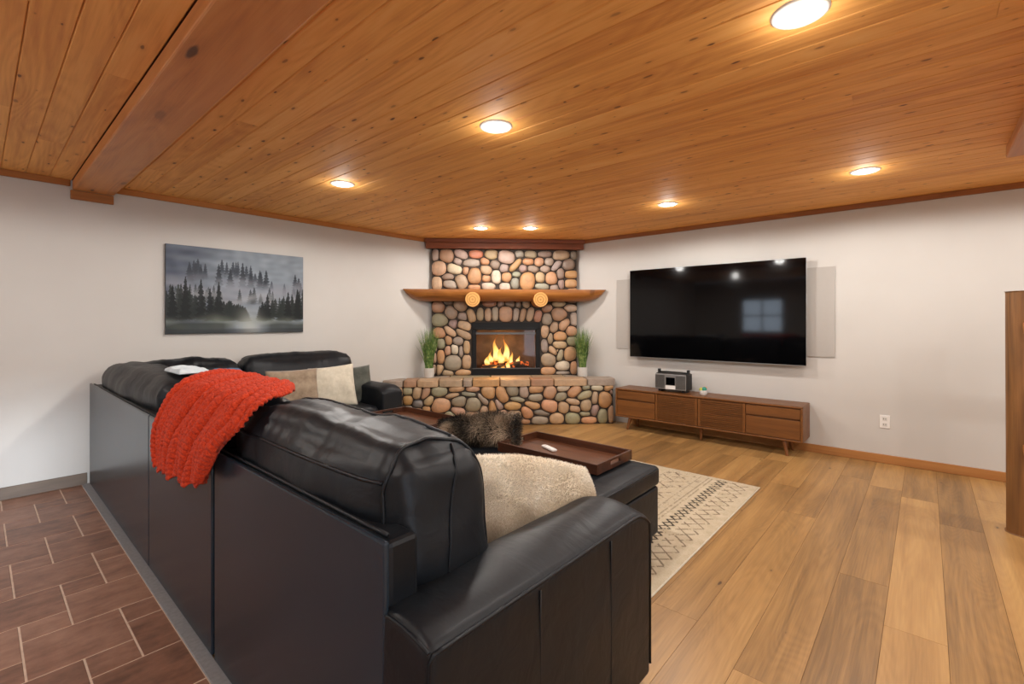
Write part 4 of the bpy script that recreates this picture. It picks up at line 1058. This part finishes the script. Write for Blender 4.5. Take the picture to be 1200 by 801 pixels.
part('carry_handle', MB().tube([(0, -hy + .02, .222), (0, -.09, .228), (0, .09, .228), (0, hy - .02, .222)], .008, 8), M['darkgrey'], rad, smooth=180)
jar = thing('glass_jar', 'small pale jar holding green and yellow pieces beside the radio', 'jar', (5.36, 1.865, .497))
part('jar_body', MB().lathe([(.034, 0), (.04, .008), (.041, .04), (.038, .052)], 24), M['ceramic'], jar, smooth=50)
def ball(name, c, r, mat, root):
    part(name, MB().lathe([(r * math.sin(a), -r * math.cos(a)) for a in np.linspace(.15, math.pi - .15, 9)], 16, c), mat, root, smooth=180)
M['teal'] = plain('teal', lin(38, 140, 122), 0.4); M['lime'] = plain('lime', lin(186, 190, 84), 0.4); M['peach'] = plain('peach', lin(214, 160, 120), 0.4)
ball('teal_ball', (-.008, -.014, .064), .026, M['teal'], jar); ball('lime_ball', (-.012, .020, .06), .022, M['lime'], jar); ball('peach_ball', (.015, -.022, .078), .014, M['peach'], jar)

# ------------------------------------------------------------------ television, grey panel, outlet
o = part('wall_panel', MB().box(5.568, 5.58, .672, 3.058, .962, 1.858), M['greypanel'], bevel=.001); tag(o, 'flat grey panel on the wall, showing at both sides of the television', 'panel')
tv = thing('television', 'very large black flat television mounted on the right wall above the console', 'television', (5.568, 1.86, 1.412))
part('back_shell', MB().box(-.075, -.045, -.955, .955, -.54, .54).box(-.045, -.012, -.5, .5, -.35, .35), M['darkgrey'], tv, bevel=.006)
part('wall_mount', MB().box(-.03, -.0005, -.3, .3, -.18, .18), M['black'], tv)
part('bezel', MB().box(-.083, -.075, -.964, .964, -.548, .546), M['silver'], tv, bevel=.002)
part('screen', MB().box(-.086, -.0829, -.960, .960, -.538, .5425), M['tvglass'], tv)
pl = thing('wall_outlet', 'white electrical outlet low on the right wall by the console', 'outlet', (5.58, .287, .385))
part('cover_plate', MB().box(-.006, 0, -.037, .037, -.06, .06), M['white'], pl, bevel=.002)
for z in (.026, -.026):
    part('socket', MB().box(-.0085, -.005, -.018, .018, z - .016, z + .016), M['ceramic'], pl, bevel=.003)
    part('slots', MB().box(-.0095, -.0084, -.009, -.006, z - .006, z + .008).box(-.0095, -.0084, .006, .009, z - .006, z + .008), M['black'], pl)

# ------------------------------------------------------------------ forest print
def forest():
    t = thing('canvas_print', 'landscape canvas of a misty pine forest on the left wall', 'picture', (1.738, 5.12, 1.607))
    hw, hh, d = .618, .405, .03
    part('canvas_frame', MB().box(-hw, hw, -d, -.0, -hh, hh), M['darkgrey'], t, bevel=.003)
    nx, nz = 330, 216
    A, B = np.meshgrid(np.linspace(0, 1, nx), np.linspace(0, 1, nz), indexing='ij')     # B up
    P = np.stack([A * 1.53, B, np.zeros_like(A)], -1)
    n1 = fnoise(P, (.5, .16, 1), 30, 1); n2 = fnoise(P, (.2, .1, 1), 30, 2)
    sky = L3(126, 136, 146) * np.ones(A.shape + (3,)); left = np.clip((.5 - A) / .5 + .25 * n1, 0, 1)[..., None]
    img = sky * (1 - .85 * left) + L3(52, 60, 80) * .85 * left
    img = img * (1 + .10 * n2)[..., None]
    r = random.Random(12)
    def tree(cx, foot, h, wd, col, fade, soft=.0):
        nonlocal img
        v = (B - foot) / h
        rag = .28 * np.sin(v * 46 + cx * 90) + .2 * np.sin(v * 91 + cx * 40 + A * 220)
        half = wd * np.clip(1 - v, 0, 1) ** .8 * (1 + rag) + .0012
        m_ = (np.abs(A - cx) < half) & (v > 0) & (v < 1)
        a = np.clip(v / fade, 0, 1) if fade > 0 else np.ones_like(v)
        a = np.clip(a * 1.0, 0, .93) * m_
        img = img * (1 - a[..., None]) + np.array(col) * a[..., None]
    def mist(c, w, amt, col=(150, 152, 160), f=1.0, seed=0):
        nonlocal img
        k = np.exp(-((B - c - .05 * fnoise(P * f, (.5, .5, 1), 16, seed)) / w) ** 2) * np.clip(.75 + .35 * fnoise(P, (.35, .12, 1), 20, seed + 1), 0, 1) * amt
        img = img * (1 - k[..., None]) + L3(*col) * k[..., None]
    for i in range(26):                                    # far ridge
        cx = r.uniform(.12, 1); foot = .50 + .14 * math.sin(cx * 4.2) * (cx < .75) - .06 * (cx > .75); h = r.uniform(.14, .26)
        tree(cx, foot, h, r.uniform(.018, .03), L3(52, 58, 68), .5)
    for cx, h in ((.34, .30), (.42, .26), (.51, .34), (.57, .22), (.64, .26), (.69, .27), (.93, .24), (.96, .2)):
        tree(cx, .52, h, .03, L3(40, 46, 54), .45)
    mist(.50, .09, .62, (140, 142, 152), 1, 3); mist(.62, .05, .35, (128, 132, 142), 1, 8)
    for i in range(24):
        cx = r.uniform(.02, 1); tree(cx, .34, r.uniform(.12, .24), r.uniform(.018, .028), L3(60, 66, 70), .35)
    mist(.41, .07, .55, (158, 160, 164), 1, 5)
    for i in range(78):                                    # near banks on both sides
        cx = r.choice([r.uniform(.0, .40), r.uniform(.62, 1.0), r.uniform(.4, .55)]); cen = abs(cx - .56)
        h = .14 + .55 * cen * r.uniform(.6, 1.1); tree(cx, .13 + .05 * r.random(), min(h, .5), r.uniform(.024, .044), L3(*[v + kk for kk in [r.uniform(-6, 26) * (1 - i / 78)] for v in (30, 36, 35)]), .12)
    for cx, h in ((.12, .52), (.22, .5), (.34, .48), (.87, .40), (.95, .44), (.70, .36), (.66, .26), (.04, .42), (.28, .40)):
        tree(cx, .13, h, .036, L3(20, 24, 26), .1)
    mist(.13, .045, .55, (132, 140, 128), 1, 9)
    gl = np.exp(-((A - .56) / .075) ** 2) * np.clip(1 - B / .34, 0, 1); img = img * (1 - .75 * gl[..., None]) + L3(188, 192, 186) * .75 * gl[..., None]
    bank = np.clip((.15 - B - .02 * n1 - .02 * np.cos((A - .56) * 9)) / .06, 0, 1) * np.clip((np.abs(A - .55) - .08) / .10, 0, 1); img = img * (1 - .8 * bank[..., None]) + L3(40, 46, 40) * .8 * bank[..., None]
    wat = np.clip((.06 - B) / .02, 0, 1) * np.clip(.7 + .2 * n1, 0, 1); img = img * (1 - .75 * wat[..., None]) + L3(34, 36, 42) * .75 * wat[..., None]
    img = np.clip(img, 0, 1)
    me = bpy.data.meshes.new('print')
    Q = np.stack([(A - .5) * 2 * (hw - .0015), np.full_like(A, -d - .0008), (B - .5) * 2 * (hh - .0015)], -1)
    idx = np.arange(nx * nz).reshape(nx, nz)
    quad = np.stack([idx[:-1, :-1], idx[1:, :-1], idx[1:, 1:], idx[:-1, 1:]], -1).reshape(-1, 4)
    me.vertices.add(nx * nz); me.vertices.foreach_set('co', Q.reshape(-1))
    me.loops.add(quad.size); me.loops.foreach_set('vertex_index', quad.ravel().astype(np.int32))
    me.polygons.add(len(quad)); me.polygons.foreach_set('loop_start', (np.arange(len(quad)) * 4).astype(np.int32)); me.update(calc_edges=True)
    set_tint(me, img.reshape(-1, 3)); link('print', me, M['v_print'], t)
forest()

# ------------------------------------------------------------------ potted grasses on the hearth
def grass_pot(u, w, label, seed):
    x, y, z = floc(u, w, .578)
    t = thing('potted_grass', label, 'plant', (x, y, z), 0, 'grass plants on the hearth')
    part('pot', MB().lathe([(.058, 0), (.064, .01), (.068, .125), (.060, .125), (.058, .105)], 28), M['ceramic'], t, smooth=50)
    part('soil', MB().lathe([(.0, .105), (.059, .105)], 20, caps=False), M['soil'], t)
    r = random.Random(seed); mb = MB()
    for i in range(230):
        a = r.uniform(0, 6.283); rr = .045 * math.sqrt(r.random()); lean = r.uniform(.0, .17) * (.4 + .6 * r.random()); h = r.uniform(.34, .60)
        b = Vector((rr * math.cos(a), rr * math.sin(a), .10)); dirv = Vector((math.cos(a), math.sin(a), 0)); sidev = Vector((-dirv.y, dirv.x, 0)).lerp(Vector((r.uniform(-1, 1), r.uniform(-1, 1), 0)), .6).normalized()
        wd = r.uniform(.0035, .006); pts = []
        for k in range(5):
            s = k / 4; c = b + dirv * lean * s ** 1.7 + Vector((0, 0, h * s * (1 - .10 * s * lean / .17))); ww = wd * (1 - s ** 2) + .0004
            pts += [c - sidev * ww, c + sidev * ww]
        mb.add(pts, [(2 * k, 2 * k + 1, 2 * k + 3, 2 * k + 2) for k in range(4)])
    o = part('blades', mb, M['grass'], t, kind='stuff')
grass_pot(-1.01, -.265, 'potted green grass in a white pot, left end of the stone hearth', 1)
grass_pot(1.03, -.265, 'potted green grass in a white pot, right end of the stone hearth', 2)

# ------------------------------------------------------------------ log railing at the right edge
lr = thing('log_railing', 'thick peeled log railing post at the right edge of the view', 'railing', (4.31, -.478, 0))
def logpost(h, r, seed):
    q = np.random.default_rng(seed); n, k = 24, 28; rows_ = []
    for i in range(n):
        z = h * i / (n - 1); rows_.append([((r * (1 + .03 * math.sin(3 * a + seed) + .02 * math.sin(7 * a + z * 2) - .10 * math.exp(-((a - 3.75) / .10) ** 2))) * math.cos(a), (r * (1 + .03 * math.sin(3 * a + seed) + .02 * math.sin(7 * a + z * 2) - .10 * math.exp(-((a - 3.75) / .10) ** 2))) * math.sin(a), z) for a in np.linspace(0, 2 * math.pi, k, endpoint=False)])
    mb = MB().grid(np.array(rows_), close_v=True); mb.f.append(tuple(range(k))[::-1]); mb.f.append(tuple(range((n - 1) * k, n * k))); return mb
part('post', logpost(1.505, .100, 1), M['post'], lr, smooth=50, bevel=.006)
mb = logpost(1.505, .11, 4); mb.v = [(a, b - 1.75, c) for a, b, c in mb.v]; part('post', mb, M['post'], lr, smooth=50)
for z in (1.275, .54):
    part('rail', MB().tube([(-.145, .035 - .08 * i, z + .006 * math.sin(i)) for i in range(22)], [(.035 if i == 0 else .056) + .004 * math.sin(i * 1.3) for i in range(22)], 16), M['rail'], lr, smooth=50)
